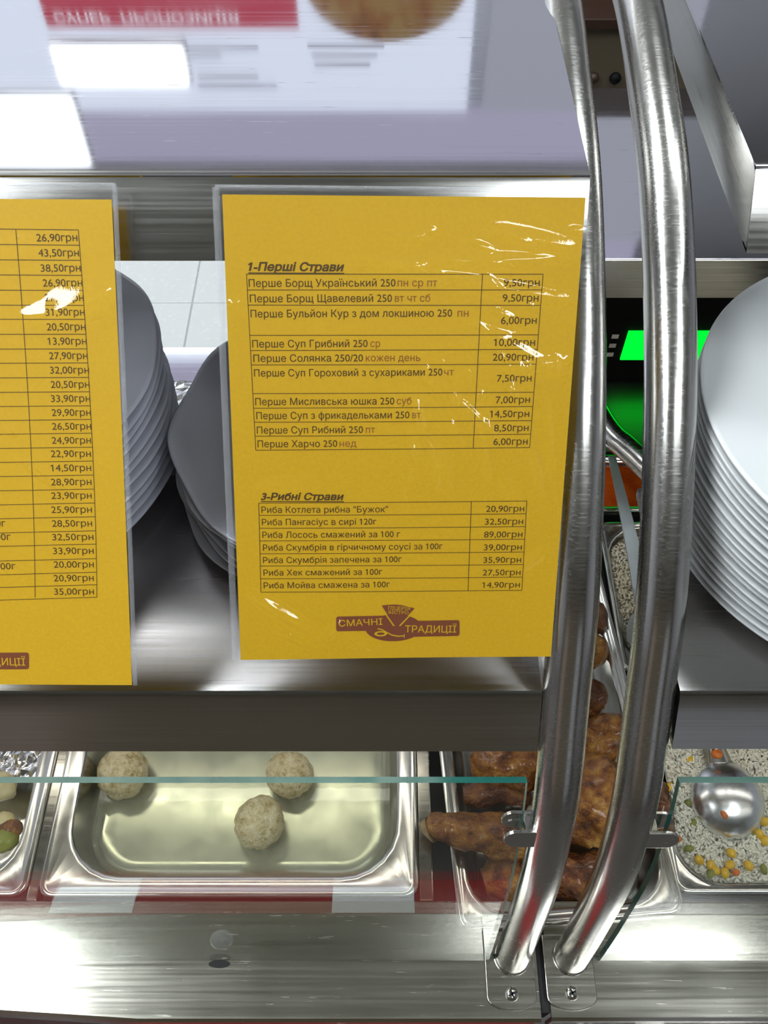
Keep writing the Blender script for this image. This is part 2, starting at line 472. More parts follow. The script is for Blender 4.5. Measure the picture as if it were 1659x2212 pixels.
TXT_CACHE, GLYPHS = {}, {}
def text_mesh(s, shear=0.0, bold=0.0):
    """flat triangles of a string, size 1, baseline at 0; every outline is filled on its own"""
    key = (s, shear, bold)
    if key in TXT_CACHE: return TXT_CACHE[key]
    cu = bpy.data.curves.new('txt', 'FONT')
    cu.body = s; cu.size = 1
    ob = bpy.data.objects.new('txt', cu)
    COL.objects.link(ob)
    dg = bpy.context.evaluated_depsgraph_get()
    cv = ob.evaluated_get(dg).to_curve(dg)
    loops = []
    for sp in cv.splines:
        bp = sp.bezier_points
        n = len(bp)
        L = []
        for i in range(n):
            a, b = bp[i], bp[(i + 1) % n]
            p0, p1, p2, p3 = a.co, a.handle_right, b.handle_left, b.co
            d = (p3 - p0)
            flat = max((p1 - p0).cross(d).length, (p2 - p0).cross(d).length) < 1e-5 * max(d.length, 1e-6)
            for k in range(1 if flat else 5):
                t = k / 5; u = 1 - t
                q = p0 * u ** 3 + p1 * 3 * u * u * t + p2 * 3 * u * t * t + p3 * t ** 3
                L.append(Vector((q.x, q.y)))
        M_ = []
        for q in L:
            if not M_ or (q - M_[-1]).length > 1e-5: M_.append(q)
        if len(M_) > 2 and (M_[0] - M_[-1]).length < 1e-5: M_.pop()
        if len(M_) == 4:                     # the built-in figure one is a bare stroke: give it its flag
            xa_, xb_, ya_, yb_ = min(q.x for q in M_), max(q.x for q in M_), min(q.y for q in M_), max(q.y for q in M_)
            if 0.09 < xb_ - xa_ < 0.106 and 0.675 < yb_ < 0.69 and abs(ya_) < 0.004:
                M_ = [Vector(q) for q in ((xb_, yb_), (xa_ + 0.02, yb_), (xa_ - 0.13, yb_ - 0.09), (xa_ - 0.13, yb_ - 0.185), (xa_, yb_ - 0.11), (xa_, ya_), (xb_, ya_))]
        if len(M_) > 2: loops.append(M_)
    ob.to_curve_clear()
    bpy.data.objects.remove(ob); bpy.data.curves.remove(cu)
    # outlines of one letter overlap: cluster them by x range, triangulate, keep what the winding number fills
    def area(L): return 0.5 * sum(L[i - 1].x * L[i].y - L[i].x * L[i - 1].y for i in range(len(L)))
    loops.sort(key=lambda L: min(p.x for p in L))
    clus = []
    for L in loops:
        a_, b_ = min(p.x for p in L), max(p.x for p in L)
        if clus and a_ < clus[-1][1] - 0.004:
            clus[-1][0].append(L); clus[-1][1] = max(clus[-1][1], b_)
        else:
            clus.append([[L], b_])
    vs, fs = [], []
    for Ls, _b in clus:
        ox = min(p.x for L in Ls for p in L)
        ck = (bold, tuple((round(p.x - ox, 3), round(p.y, 3)) for L in Ls for p in L))
        if ck not in GLYPHS:
            Q = [[Vector((p.x - ox, p.y)) for p in L] for L in Ls]
            if bold:
                big = area(max(Q, key=lambda L: abs(area(L))))
                sg = 1 if big > 0 else -1
                nq = []
                for L in Q:
                    o = []
                    for k in range(len(L)):
                        d0 = (L[k] - L[k - 1]).normalized(); d1 = (L[(k + 1) % len(L)] - L[k]).normalized()
                        n0 = Vector((d0.y, -d0.x)); n1 = Vector((d1.y, -d1.x))
                        m = (n0 + n1)
                        m = m / max(m.dot(n0), 0.5)
                        o.append(L[k] + m * bold * sg)
                    nq.append(o)
                Q = nq
            pv, pe = [], []
            for L in Q:
                b = len(pv)
                pv += L
                pe += [(b + k, b + (k + 1) % len(L)) for k in range(len(L))]
            ov, oe, of = delaunay_2d_cdt(pv, pe, [], 0, 1e-6)[:3]
            keep = []
            for f in of:
                c = sum((ov[k] for k in f), Vector((0, 0))) / len(f)
                w = 0
                for L in Q:
                    for k in range(len(L)):
                        a_, b_ = L[k - 1], L[k]
                        if (a_.y <= c.y) != (b_.y <= c.y):
                            if a_.x + (c.y - a_.y) / (b_.y - a_.y) * (b_.x - a_.x) > c.x:
                                w += 1 if b_.y > a_.y else -1
                if w: keep.append(tuple(f))
            GLYPHS[ck] = ([v.copy() for v in ov], keep)
        gv, gf = GLYPHS[ck]
        b = len(vs)
        vs += [Vector((v.x + ox + shear * v.y, v.y, 0)) for v in gv]
        for t in gf:
            a_, b_2, c_ = (gv[k] for k in t[:3])
            if (b_2 - a_).cross(c_ - a_) < 0: t = tuple(reversed(t))
            fs.append(tuple(b + k for k in t))
    x0 = min(v.x for v in vs); x1 = max(v.x for v in vs)
    y0 = min(v.y for v in vs); y1 = max(v.y for v in vs)
    TXT_CACHE[key] = (vs, fs, x0, x1, y0, y1)
    return TXT_CACHE[key]

bd0 = mirror_pt(640, 238, YB - 0.03); bdl = mirror_pt(-420, 60, YB - 0.03); bdr = mirror_pt(1022, 60, YB - 0.03)
bz1 = bd0.z; bz0 = bz1 - 0.95
board = thing('menu_board', 'lit white menu board with red banner on the back wall', 'menu board', (0, YB - 0.001, 0))
box('panel', bdl.x, bdr.x, -0.035, 0, bz0, bz1, M['board'], board)
hz = mirror_pt(640, 400, YB - 0.03).z
box('glow_band', bdl.x, bdr.x + 0.8, -0.035, 0, bz1 + 0.004, min(hz, CEIL - 0.03), M['board_glow_band'], board)  # glowing band added above the board to brighten its reflection in the shelf
a, b_ = mirror_pt(108, 48, YB), mirror_pt(640, -40, YB)
box('banner', a.x, b_.x, -0.040, -0.034, b_.z, a.z, M['board_red'], board)
def wall_text(s, xa, xb, ybase, ytop, mat, name):
    """letters on the board between two mirrored pixel positions"""
    p0, p1 = mirror_pt(xa, ytop, YB), mirror_pt(xb, ybase, YB)
    vs, fs, x0, x1, y0, y1 = text_mesh(s, 0, 0.01)
    h = abs(p0.z - p1.z)
    zb = min(p0.z, p1.z)
    w = p1.x - p0.x
    mesh_obj(name, [(p0.x + (v.x - x0) / (x1 - x0) * w, -0.0425, zb + (v.y) / 0.72 * h) for v in vs], fs, mat, board)
wall_text('СУПЕР', 126, 238, 14, 36, M['board_text'], 'banner_text')
wall_text('ПРОПОЗИЦІЯ', 270, 515, 14, 36, M['board_text'], 'banner_text')
for (xa, xb, y) in ((130, 330, 72), (130, 560, 88), (140, 480, 104), (665, 830, 84), (675, 815, 104), (680, 800, 124), (430, 560, 150), (430, 600, 170)):
    p0, p1 = mirror_pt(xa, y, YB), mirror_pt(xb, y + 8, YB)
    box('text_strip', p0.x, p1.x, -0.038, -0.034, p0.z, p1.z, M['board_grey'], board)
pc = mirror_pt(835, -60, YB)
pr = (mirror_pt(1015, -60, YB).x - pc.x)
bm = bmesh.new()
bmesh.ops.create_cone(bm, cap_ends=True, segments=48, radius1=pr, radius2=pr, depth=0.006)
for v in bm.verts: v.co = Vector((pc.x + v.co.x, -0.038 + v.co.z, pc.z + v.co.y * 0.75))
bm_obj('food_picture', bm, M['food_photo'], board)
b2 = thing('menu_board', 'narrow lit menu board beside the red bannered one', 'menu board', (0, YB - 0.001, 0))
c0 = mirror_pt(1040, 240, YB); c1 = mirror_pt(1300, 60, YB)
box('panel', c0.x, c0.x + 0.75, -0.035, 0, bz0, bz1, M['board_grey'], b2)
# two small light boxes fixed in front of the board
def light_box(xa, ya, xb, yb, label):
    y = YB - 0.10
    p0, p1 = mirror_pt(xa, ya, y), mirror_pt(xb, yb, y)
    x0, x1 = p0.x, p1.x
    z0, z1 = sorted((p0.z, p1.z))
    z1 = min(z1, CEIL - 0.05)
    t = thing('wall_light_box', label, 'wall light', ((x0 + x1) / 2, y, z0))
    hx = (x1 - x0) / 2
    box('diffuser', -hx, hx, 0.0, 0.02, 0, z1 - z0, M['soft_lamp'], t)
    box('housing', -hx - 0.01, hx + 0.01, 0.021, 0.062, -0.01, z1 - z0 + 0.01, M['lamp_frame'], t)
light_box(132, 185, 392, 106, 'small bright light box on the menu board')
light_box(-320, 365, 150, 215, 'large bright light box at the left end of the menu board')

# ------------------------------------------------------------------ the two counter units
SEAM0, SEAM1 = 0.1535, 0.1635
def counter_unit(x0, x1, label, skew=False):
    t = thing('serving_counter', label, 'counter', ((x0 + x1) / 2, 0.5, 0))
    ox, oy = -(x0 + x1) / 2, -0.5
    def B(name, a, b, c, d, e, f_, m, bev=0.0015):
        return box(name, a + ox, b + ox, c + oy, d + oy, e, f_, m, t, bev)
    # front ledge: a flat folded sheet, its front edge bent down
    yf = 0.0865
    bm = bmesh.new()
    xs = [x0, -0.42, -0.24, x1] if skew else [x0, x1]
    fy = [yf + 0.012, yf + 0.010, yf, yf] if skew else [yf + 0.001, yf + 0.001]
    ring = []
    for x, y in zip(xs, fy):
        prof = [(0.196, DECK - 0.004), (0.196, DECK), (y + 0.003, DECK), (y, DECK - 0.003), (y, DECK - 0.045), (y + 0.004, DECK - 0.045), (y + 0.004, DECK - 0.004)]
        ring.append([bm.verts.new((x + ox, yy + oy, z)) for yy, z in prof])
    for r0, r1 in zip(ring, ring[1:]):
        n = len(r0)
        for i in range(n):
            bm.faces.new((r0[i], r0[(i + 1) % n], r1[(i + 1) % n], r1[i]))
    bm.faces.new(ring[0]); bm.faces.new(list(reversed(ring[-1])))
    bm_obj('front_ledge', bm, M['ledge_steel'], t)
    B('rear_ledge', x0, x1, 0.936 if x0 < 0 else 0.80, 1.012, DECK - 0.03, DECK, M['shelf_steel' if x0 < 0 else 'rear_steel'])
    B('front_panel', x0, x1, 0.10, 0.125, 0.10, DECK - 0.05, M['red' if x0 < 0 else 'lip_steel'])
    B('back_panel', x0, x1, 0.985, 1.005, 0.10, DECK - 0.032, M['lip_steel'])
    B('well_floor', x0 + .022, x1 - .022, 0.145, 0.96, DECK - 0.24, DECK - 0.22, M['well_steel'])
    B('end_panel', x0, x0 + 0.02, 0.13, 0.98, 0.10, DECK - 0.09, M['lip_steel'])
    B('end_panel', x1 - 0.02, x1, 0.13, 0.98, 0.10, DECK - 0.09, M['lip_steel'])
    if x0 < 0:
        for nm, a_, b_2 in (('cross_bar', -0.3745, -0.3635), ('cross_bar', 0.0372, 0.0520)):
            B(nm, a_, b_2, 0.1965, 0.935 if a_ < 0 else 0.40, DECK - 0.02, DECK, M['ledge_steel'])
    if x0 < 0:
        B('seam_shade_strip', SEAM0, SEAM1, 0.095, 0.20, DECK - 0.05, DECK - 0.004, M['rubber'], 0)  # black strip standing in for the shade inside the open seam
    B('plinth', x0 + .03, x1 - .03, 0.16, 0.95, 0, 0.10, M['black'])
    return t
counter_unit(-1.25, SEAM0, 'left steel serving counter with food pans, ending at the black seam', True)
counter_unit(SEAM1, 1.35, 'right steel serving counter beyond the black seam')
for xa, xb, mt, lab in ((-1.25, 0.155, 'red', 'red tray rail below the left counter ledge'), (0.163, 1.35, 'lip_steel', 'steel tray rail below the right counter ledge')):
    rail = thing('tray_rail', lab, 'tray rail', ((xa + xb) / 2, 0, 0))
    hw_ = (xb - xa) / 2
    box('rail_top', -hw_, hw_, -0.03, 0.084, DECK - 0.075, DECK - 0.05, M[mt], rail, 0.004)
    for x in (-hw_ + 0.1, 0.0, hw_ - 0.13):
        box('bracket', x, x + 0.03, -0.02, 0.099, DECK - 0.13, DECK - 0.075, M['lip_steel'], rail)
for i, (x, lab) in enumerate(((-0.325, 'left of two blank white cards on the red tray rail'), (-0.012, 'right of two blank white cards on the red tray rail'))):
    o = box('white_card', -0.046, 0.046, -0.03, 0.03, 0, 0.002, M['white_card'], None, 0.0005, 1)
    o.location = (x, 0.035, DECK - 0.05)
    tag(o, lab, 'card', 'white cards on the tray rail')

# ------------------------------------------------------------------ arched tubes
TUBE_R = 0.01685
PROFILE = [(0.1435, -0.985), (0.147, -0.950), (0.1545, -0.883), (0.170, -0.770), (0.189, -0.7015), (0.210, -0.649), (0.253, -0.583), (0.294, -0.523),
           (0.361, -0.456), (0.4335, -0.4015), (0.518, -0.356), (0.596, -0.333), (0.682, -0.3155), (0.78, -0.3152), (0.88, -0.3152)]
ARC = catmull([Vector((0, y, U(z))) for y, z in PROFILE], 10)
X1, X2 = 0.1288, 0.1880
def arc_at_z(z):
    for a, b in zip(ARC, ARC[1:]):
        if a.z <= z <= b.z:
            t = (z - a.z) / max(b.z - a.z, 1e-9)
            return a.lerp(b, t), (b - a).normalized()
def arch(x, side, label, cy):
    """side: -1 the pane is to the left of the tube, +1 to the right"""
    t = thing('arched_tube', label, 'support tube', (x, 0.1435, DECK))
    off = Vector((0, -0.1435, -DECK))
    sweep('tube', [p + off + Vector((0, 0, 0.003 if i == 0 else 0)) for i, p in enumerate(ARC)], TUBE_R, M['tube_steel'], t, 48)
    # base plate with a rounded front
    bm = bmesh.new()
    hw = 0.0245
    pts = [(-hw, 0.020), (-hw, -0.036)]
    for k in range(1, 12):
        a = math.pi * (1 - k / 12)
        pts.append((hw * math.cos(a) * 1.0, -0.036 - 0.0115 * math.sin(a)))
    pts += [(hw, -0.036), (hw, 0.020)]
    top = [bm.verts.new((px - 0.003, py, 0.0042)) for px, py in pts]
    bot = [bm.verts.new((px - 0.003, py, 0.0002)) for px, py in pts]
    bm.faces.new(top); bm.faces.new(list(reversed(bot)))
    n = len(pts)
    for i in range(n):
        bm.faces.new((top[i], bot[i], bot[(i + 1) % n], top[(i + 1) % n]))
    bp = bm_obj('base_plate', bm, M['ledge_steel'], t)
    md = bp.modifiers.new('bevel', 'BEVEL'); md.width = 0.0006; md.segments = 2
    # cross head screw
    bm = bmesh.new()
    bmesh.ops.create_uvsphere(bm, u_segments=20, v_segments=10, radius=0.0066)
    for v in bm.verts: v.co = Vector((v.co.x - 0.003, v.co.y + cy, 0.0042 + max(v.co.z, 0) * 0.5))
    sc = bm_obj('screw', bm, M['screw'], t, True)
    for k in (0, 1):
        s = box('screw_slot', -0.0042, 0.0042, -0.0009, 0.0009, 0, 0.0006, M['rubber'], sc)
        s.location = (-0.003, cy, 0.0071); s.rotation_euler = (0, 0, R_(25 + 90 * k))
    bm = bmesh.new()                     # weld collar around the tube foot
    bmesh.ops.create_cone(bm, cap_ends=True, segments=36, radius1=TUBE_R + 0.0018, radius2=TUBE_R + 0.0002, depth=0.003)
    for v in bm.verts: v.co = v.co + Vector((0, 0.0006, 0.0057))
    bm_obj('weld_collar', bm, M['tube_steel'], t, True)
    # glass clamp: two D shaped tabs either side of the pane
    p, d = arc_at_z(on_x(1188 if side < 0 else 1352, 1772, x).z)
    nrm = Vector((0, -d.z, d.y))                      # towards the customer and up
    c = Vector((0, p.y, p.z)) + off
    clamp = bpy.data.objects.new('glass_clamp', None)
    bm = bmesh.new()
    def tab(dist, shift):
        ou = []
        w, h = 0.0225, 0.0095
        for k in range(0, 11):
            a = math.pi / 2 - math.pi * k / 10
            ou.append((side * (TUBE_R - 0.002 + w - h + h * math.cos(a)), h * math.sin(a)))
        ou = [(side * (TUBE_R - 0.004), h)] + ou + [(side * (TUBE_R - 0.004), -h)]
        lay = []
        for th in (-0.0016, 0.0016):
            lay.append([bm.verts.new(c + Vector((u_, 0, 0)) + d * (v_ + shift) + nrm * (dist + th)) for u_, v_ in ou])
        bm.faces.new(lay[0]); bm.faces.new(list(reversed(lay[1])))
        m = len(ou)
        for i in range(m):
            bm.faces.new((lay[0][i], lay[0][(i + 1) % m], lay[1][(i + 1) % m], lay[1][i]))
    tab(0.0085, 0.0); tab(-0.0085, 0.0)
    bmesh.ops.create_cube(bm, size=1, matrix=Matrix.Translation(c + Vector((side * (TUBE_R + 0.001), 0, 0))) @ Matrix((
        (0.007, 0, 0, 0), (0, d.y * 0.015, nrm.y * 0.017, 0), (0, d.z * 0.015, nrm.z * 0.017, 0), (0, 0, 0, 1))))
    g = bm_obj('glass_clamp', bm, M['tube_steel'], t)
    md = g.modifiers.new('bevel', 'BEVEL'); md.width = 0.0007; md.segments = 2
    return t
arch(X1, -1, 'left of the two arched steel tubes, half behind the yellow menu', -0.0335)
arch(X2, 1, 'right of the two arched steel tubes, beside the white plates', -0.0325)

# ------------------------------------------------------------------ glass panes
def pane(x0, x1, label):
    zt = on_x(1203, 1657, X1).z
    path = [p for p in ARC if p.z < zt] + [arc_at_z(zt)[0]]
    path[0] = Vector((0, path[0].y, DECK + 0.0002))
    th = 0.0032
    t = thing('sneeze_guard', label, 'glass guard', ((x0 + x1) / 2, 0.1435, DECK))
    off = Vector((-(x0 + x1) / 2, -0.1435, -DECK))
    rows = []
    for i, p in enumerate(path):
        a = path[max(i - 1, 0)]; b = path[min(i + 1, len(path) - 1)]
        d = (b - a).normalized()
        n = Vector((0, -d.z, d.y))
        rows.append((p + n * th, p - n * th))
    verts, faces = [], []
    for f_, b in rows:
        for x in (x0, x1):
            verts += [f_ + off + Vector((x, 0, 0)), b + off + Vector((x, 0, 0))]
    # per row: 0 front x0, 1 back x0, 2 front x1, 3 back x1
    for i in range(len(rows) - 1):
        k, l = 4 * i, 4 * i + 4
        faces += [(k, k + 2, l + 2, l), (k + 3, k + 1, l + 1, l + 3)]
    o = mesh_obj('sheet', verts, faces, M['glass'], t, True)
    ev, ef = list(verts), []
    for i in range(len(rows) - 1):
        k, l = 4 * i, 4 * i + 4
        ef += [(k + 1, k, l, l + 1), (k + 2, k + 3, l + 3, l + 2)]
    k = 4 * (len(rows) - 1)
    ef += [(k, k + 2, k + 3, k + 1)]
    mesh_obj('polished_edge', ev, ef, M['glass_edge'], t)
    return t
pane(-1.2, 0.1055, 'curved clear glass pane with green edge in front of the meatballs')
pane(0.2175, 1.3, 'curved clear glass pane with green edge in front of the rice')
# little clear stop at the foot of the pane
p = on_z(475, 2068, DECK)
st = thing('glass_stop', 'small clear stop with a dark slot at the foot of the left glass pane', 'glass stop', (p.x, p.y, DECK))
bm = bmesh.new()
bmesh.ops.create_uvsphere(bm, u_segments=18, v_segments=9, radius=0.012)
for v in bm.verts: v.co = Vector((v.co.x * 1.0, 0.016 + v.co.y * 0.8, max(v.co.z, 0) * 0.8))
bm_obj('clear_pad', bm, M['film_weld'], st, True)
bm = bmesh.new()
bmesh.ops.create_cone(bm, cap_ends=True, segments=20, radius1=0.011, radius2=0.0105, depth=0.001)
for v in bm.verts: v.co = Vector((v.co.x, v.co.y * 0.34 - 0.006, 0.0005 + v.co.z))
bm_obj('slot', bm, M['rubber'], st)

# ------------------------------------------------------------------ shelves
MD = Vector((0, -0.61, -0.793)).normalized()       # direction of the reclined front lips and menus, downwards
def upper_shelf(x0, x1, label, skirt_left, ft):
    t = thing('upper_shelf', label, 'shelf', ((x0 + x1) / 2, ft[0], SHELF_Z))
    ox = -(x0 + x1) / 2
    L = 0.0480
    f0 = Vector((0, 0, 0)); f1 = MD * L
    extrude_profile('top_plate', [(0.0, 0.0), (0.33, 0.0)], x0 + ox, x1 + ox, 0.002, M['shelf_steel'], t, 0.0)
    extrude_profile('front_lip', [(f1.y + 0.010, f1.z), (f1.y, f1.z), (-0.0035 * .61, -0.0035 * .793), (0.0022, 0.0004), (0.004, 0.0004)], x0 + ox, x1 + ox, -0.0 + 0.0015, M['lip_steel'], t, 0.0)
    for xs in ((x0 + ox, x0 + ox + 0.002), (x1 + ox - 0.002, x1 + ox)):
        bm = bmesh.new()
        prof = [(0.0005, -0.002), (0.33, -0.002), (0.33, f1.z), (f1.y + 0.0005, f1.z)]
        A = [bm.verts.new((xs[0], y, z)) for y, z in prof]
        Bv = [bm.verts.new((xs[1], y, z)) for y, z in prof]
        bm.faces.new(A); bm.faces.new(list(reversed(Bv)))
        for i in range(4):
            bm.faces.new((A[i], A[(i + 1) % 4], Bv[(i + 1) % 4], Bv[i]))
        bm_obj('side_skirt', bm, M['side_steel'], t)
    return t
pl = at_depth(1275, 379, 0.2705 * FPX / 1000)
us_l = upper_shelf(-1.15, pl.x, 'upper steel shelf that both yellow menus hang from', False, (pl.y, pl.z))
SHELF_Y = pl.y
prr = at_depth(1634, 362, 0.2705 * FPX / 1000)
us_r = upper_shelf(prr.x, 1.3, 'upper steel shelf at the right edge, beyond the arched tubes', True, (prr.y, prr.z))
us_l.location.z = pl.z; us_r.location.z = prr.z
for sh, x in ((us_l, X1), (us_r, X2 + 0.03)):      # struts that hold the shelf on the arch
    q = [p for p in ARC if abs(p.y - 0.56) < 0.012][0]
    lx = x - sh.location.x
    if sh is us_l:
        box('strut', lx - 0.022, lx - 0.018, q.y - 0.02 - SHELF_Y, q.y + 0.02 - SHELF_Y, q.z - sh.location.z - 0.01, -0.002, M['lip_steel'], sh)

def middle_shelf(x0, x1, yt, zt, L, label):
    t = thing('middle_shelf', label, 'shelf', ((x0 + x1) / 2, yt, zt))
    ox = -(x0 + x1) / 2
    d = Vector((0, -0.533, -0.846)); DP = (0.48 if x0 < 0 else 0.425) - yt
    f1 = d * L
    extrude_profile('top_plate', [(0.006, 0.0), (DP, 0.0)], x0 + ox, x1 + ox, 0.002, M['shelf_steel_dull'], t, 0.0)
    extrude_profile('front_lip', [(f1.y + 0.012, f1.z - 0.001), (f1.y, f1.z), (-0.003 * .533, -0.003 * .846), (0.0022, 0.0004), (0.007, 0.0004)], x0 + ox, x1 + ox, 0.0018, M['lip_steel'], t, 0.0)
    for xs in ((x0 + ox, x0 + ox + 0.002), (x1 + ox - 0.002, x1 + ox)):
        bm = bmesh.new()
        prof = [(0.001, -0.002), (DP, -0.002), (DP, -0.008), (0.06, -0.008), (f1.y + 0.003, f1.z)]
        A = [bm.verts.new((xs[0], y, z)) for y, z in prof]
        Bv = [bm.verts.new((xs[1], y, z)) for y, z in prof]
        bm.faces.new(A); bm.faces.new(list(reversed(Bv)))
        for i in range(5):
            bm.faces.new((A[i], A[(i + 1) % 5], Bv[(i + 1) % 5], Bv[i]))
        bm_obj('side_skirt', bm, M['side_steel'], t)
    # lamp strip added out of view under the shelf's rear edge, to brighten the food
    a_, b_2 = (x0 + ox + 0.15, x1 + ox - 0.06) if x0 < 0 else (x0 + ox + 0.045, x1 + ox - 0.15)
    box('added_lamp_strip', a_, b_2, DP - 0.028, DP - 0.010, -0.012, -0.0025, M['added_strip_lamp'], t)
    return t
M['shelf_steel_dull'] = steel('shelf_steel_dull', (0.40, 0.38, 0.37), 0.24, (4, 300, 300), 0.04, 0.04)
ms = on_x(1171, 1499, 0.1115)
middle_shelf(-1.15, 0.1115, ms.y, ms.z, 0.0495, 'middle steel shelf under the left and centre plate stacks')
MSL = ms.z
ms2 = on_x(1470, 1499, 0.2055)
middle_shelf(0.2055, 1.3, ms2.y, ms2.z, 0.0465, 'middle steel shelf under the white plate stack at right')
MSR = ms2.z

# ------------------------------------------------------------------ plates
def plate_mesh(name, R, lobes, amp, zamp, rim, foot, mat, well=0.62, seg=120):
    prof = [(0.0, 0.0042), (well * 0.6, 0.0042), (well, 0.0050), (well + 0.10, 0.0075), (0.86, 0.0042 + (rim - 0.004) * .62), (0.97, rim - 0.0008), (0.992, rim), (1.0, rim - 0.0007),
            (0.997, rim - 0.0022), (0.97, rim - 0.0042), (0.84, (rim - 0.004) * .52), (well + 0.08, 0.0030), (foot + 0.03, 0.0018), (foot, 0.0), (foot - 0.05, 0.0), (foot - 0.08, 0.0018), (0.0, 0.0018)]
    verts, faces = [], []
    rings = []
    for r, z in prof:
        if r == 0.0:
            rings.append([len(verts)]); verts.append((0, 0, z)); continue
        g = max(0.0, (r - 0.55) / 0.45) ** 1.6
        row = []
        for k in range(seg):
            a = 2 * math.pi * k / seg
            c = math.cos(lobes * a) if lobes else 0.0
            rr = R * r * (1 + amp * g * c)
            row.append(len(verts)); verts.append((rr * math.cos(a), rr * math.sin(a), z + zamp * g * c))
        rings.append(row)
    for a, b in zip(rings, rings[1:]):
        if len(a) == 1:
            faces += [(a[0], b[k], b[(k + 1) % seg]) for k in range(seg)]
        elif len(b) == 1:
            faces += [(a[k], b[0], a[(k + 1) % seg]) for k in range(seg)]
        else:
            faces += [(a[k], b[k], b[(k + 1) % seg], a[(k + 1) % seg]) for k in range(seg)]
    me = bpy.data.meshes.new(name)
    me.from_pydata(verts, [], faces)
    me.materials.append(mat)
    me.polygons.foreach_set('use_smooth', [True] * len(me.polygons))
    me.update()
    return me
def stack(me, x, y, z, n, pitch, where, group, kindword, jit, rot):
    for k in range(n):                    # k = 0 lowest
        o = bpy.data.objects.new('plate', me)
        link(o)
        o.location = (x + random.uniform(-jit, jit), y + random.uniform(-jit, jit), z + k * pitch + 0.0003)
        o.rotation_euler = (0, 0, rot * k + random.uniform(-0.05, 0.05))
        j = n - 1 - k
        pos = 'lowest' if k == 0 else ORD[j]
        lab = '%s, %s in the stack %s' % (kindword, pos if pos in ('topmost', 'lowest') else pos + ' from the top', where)
        tag(o, lab, 'plate', group)
m_l = plate_mesh('wavy_plate', 0.1365, 8, 0.010, 0.0012, 0.017, 0.55, M['ceramic'])
m_m = plate_mesh('wavy_plate_small', 0.1280, 8, 0.017, 0.0014, 0.017, 0.55, M['ceramic'])
m_r = plate_mesh('opal_plate', 0.1530, 0, 0, 0, 0.015, 0.55, M['opal'])
stack(m_l, -0.3048, 0.466, MSL, 11, 0.0098, 'left of the full menu', 'wavy plates between the menus', 'grey-white wavy plate', 0.0012, 0.13)
stack(m_m, -0.0364, 0.4468, MSL, 6, 0.0100, 'behind the full menu', 'wavy plates behind the menu', 'grey-white wavy plate', 0.0025, 0.17)
stack(m_r, 0.3691, 0.3978, MSR, 18, 0.0067, 'right of the tubes', 'opal plates right of the tubes', 'plain milk-white plate', 0.0010, 0.7)

# ------------------------------------------------------------------ menus in clear sleeves
class Sheet:
    """A4 paper spanned by four corner points; uv in metres from the top left corner"""
    def __init__(s, TL, TR, BL, BR, warp):
        s.TL, s.TR, s.BL, s.BR = TL, TR, BL, BR
        s.n = (TR - TL).cross(BL - TL).normalized()
        if s.n.dot(Vector((0, 0, CAM_Z)) - TL) < 0: s.n = -s.n
        s.W = (TR - TL).length; s.H = ((BL - TL).length + (BR - TR).length) / 2
        s.warp = warp
        s.origin = (BL + BR) / 2
    def P(s, u, v, lift=0.0):
        a, b = u / s.W, v / s.H
        top = s.TL.lerp(s.TR, a); bot = s.BL.lerp(s.BR, a)
        return top.lerp(bot, b) + s.n * (lift + s.warp(a, b)) - s.origin
    def uv(s, x, y):
        """paper position seen at a pixel of the photograph"""
        d = at_depth(x, y, 1.0) - Vector((0, 0, CAM_Z)); o = Vector((0, 0, CAM_Z))
        n = (s.TR - s.TL).cross(s.BL - s.TL)
        t = (s.TL - o).dot(n) / d.dot(n)
        q = o + d * t - s.TL
        ex = (s.TR - s.TL) / s.W; ey = ((s.BL - s.TL) + (s.BR - s.TR)) / 2; ey = ey / ey.length
        A = ex.dot(ey)
        qx, qy = q.dot(ex), q.dot(ey)
        u = (qx - A * qy) / (1 - A * A); v = (qy - A * qx) / (1 - A * A)
        return u, v
def sheet_paper(S, parent):
    nu, nv = 24, 34
    V, F = [], []
    for lay in (0.0, -0.0002):
        for j in range(nv + 1):
            for i in range(nu + 1):
                V.append(S.P(S.W * i / nu, S.H * j / nv, lay))
    k = (nu + 1) * (nv + 1)
    for j in range(nv):
        for i in range(nu):
            a = j * (nu + 1) + i
            F.append((a, a + nu + 1, a + nu + 2, a + 1))
            F.append((k + a, k + a + 1, k + a + nu + 2, k + a + nu + 1))
    return mesh_obj('paper', V, F, M['paper'], parent, True)
def put_text(S, parent, s, name, mat, xa, ya, xb, yb, cap, shear=0.0, bold=0.005, lift=0.00012):
    """a line of print from pixel (xa, ya) to (xb, yb) on its baseline, cap height in metres"""
    u0, v0 = S.uv(xa, ya); u1, v1 = S.uv(xb, yb)
    vs, fs, x0, x1, y0, y1 = text_mesh(s, shear, bold)
    ln = math.hypot(u1 - u0, v1 - v0)
    ex = ((u1 - u0) / ln, (v1 - v0) / ln)
    kx = ln / (x1 - x0); ky = cap / 0.72
    V = []
    for v in vs:
        a = (v.x - x0) * kx; b = v.y * ky
        V.append(S.P(u0 + ex[0] * a + ex[1] * b, v0 + ex[1] * a - ex[0] * b, lift))
    return mesh_obj(name, V, fs, mat, parent)
def put_line(S, V, F, x0, y0, x1, y1, w=0.00042, lift=0.0001, seg=8):
    u0, v0 = S.uv(x0, y0); u1, v1 = S.uv(x1, y1)
    ln = math.hypot(u1 - u0, v1 - v0)
    nx, ny = -(v1 - v0) / ln * w / 2, (u1 - u0) / ln * w / 2
    b = len(V)
    for i in range(seg + 1):
        t = i / seg
        u, v = u0 + (u1 - u0) * t, v0 + (v1 - v0) * t
        V.append(S.P(u + nx, v + ny, lift)); V.append(S.P(u - nx, v - ny, lift))
    for i in range(seg):
        F.append((b + 2 * i, b + 2 * i + 1, b + 2 * i + 3, b + 2 * i + 2))
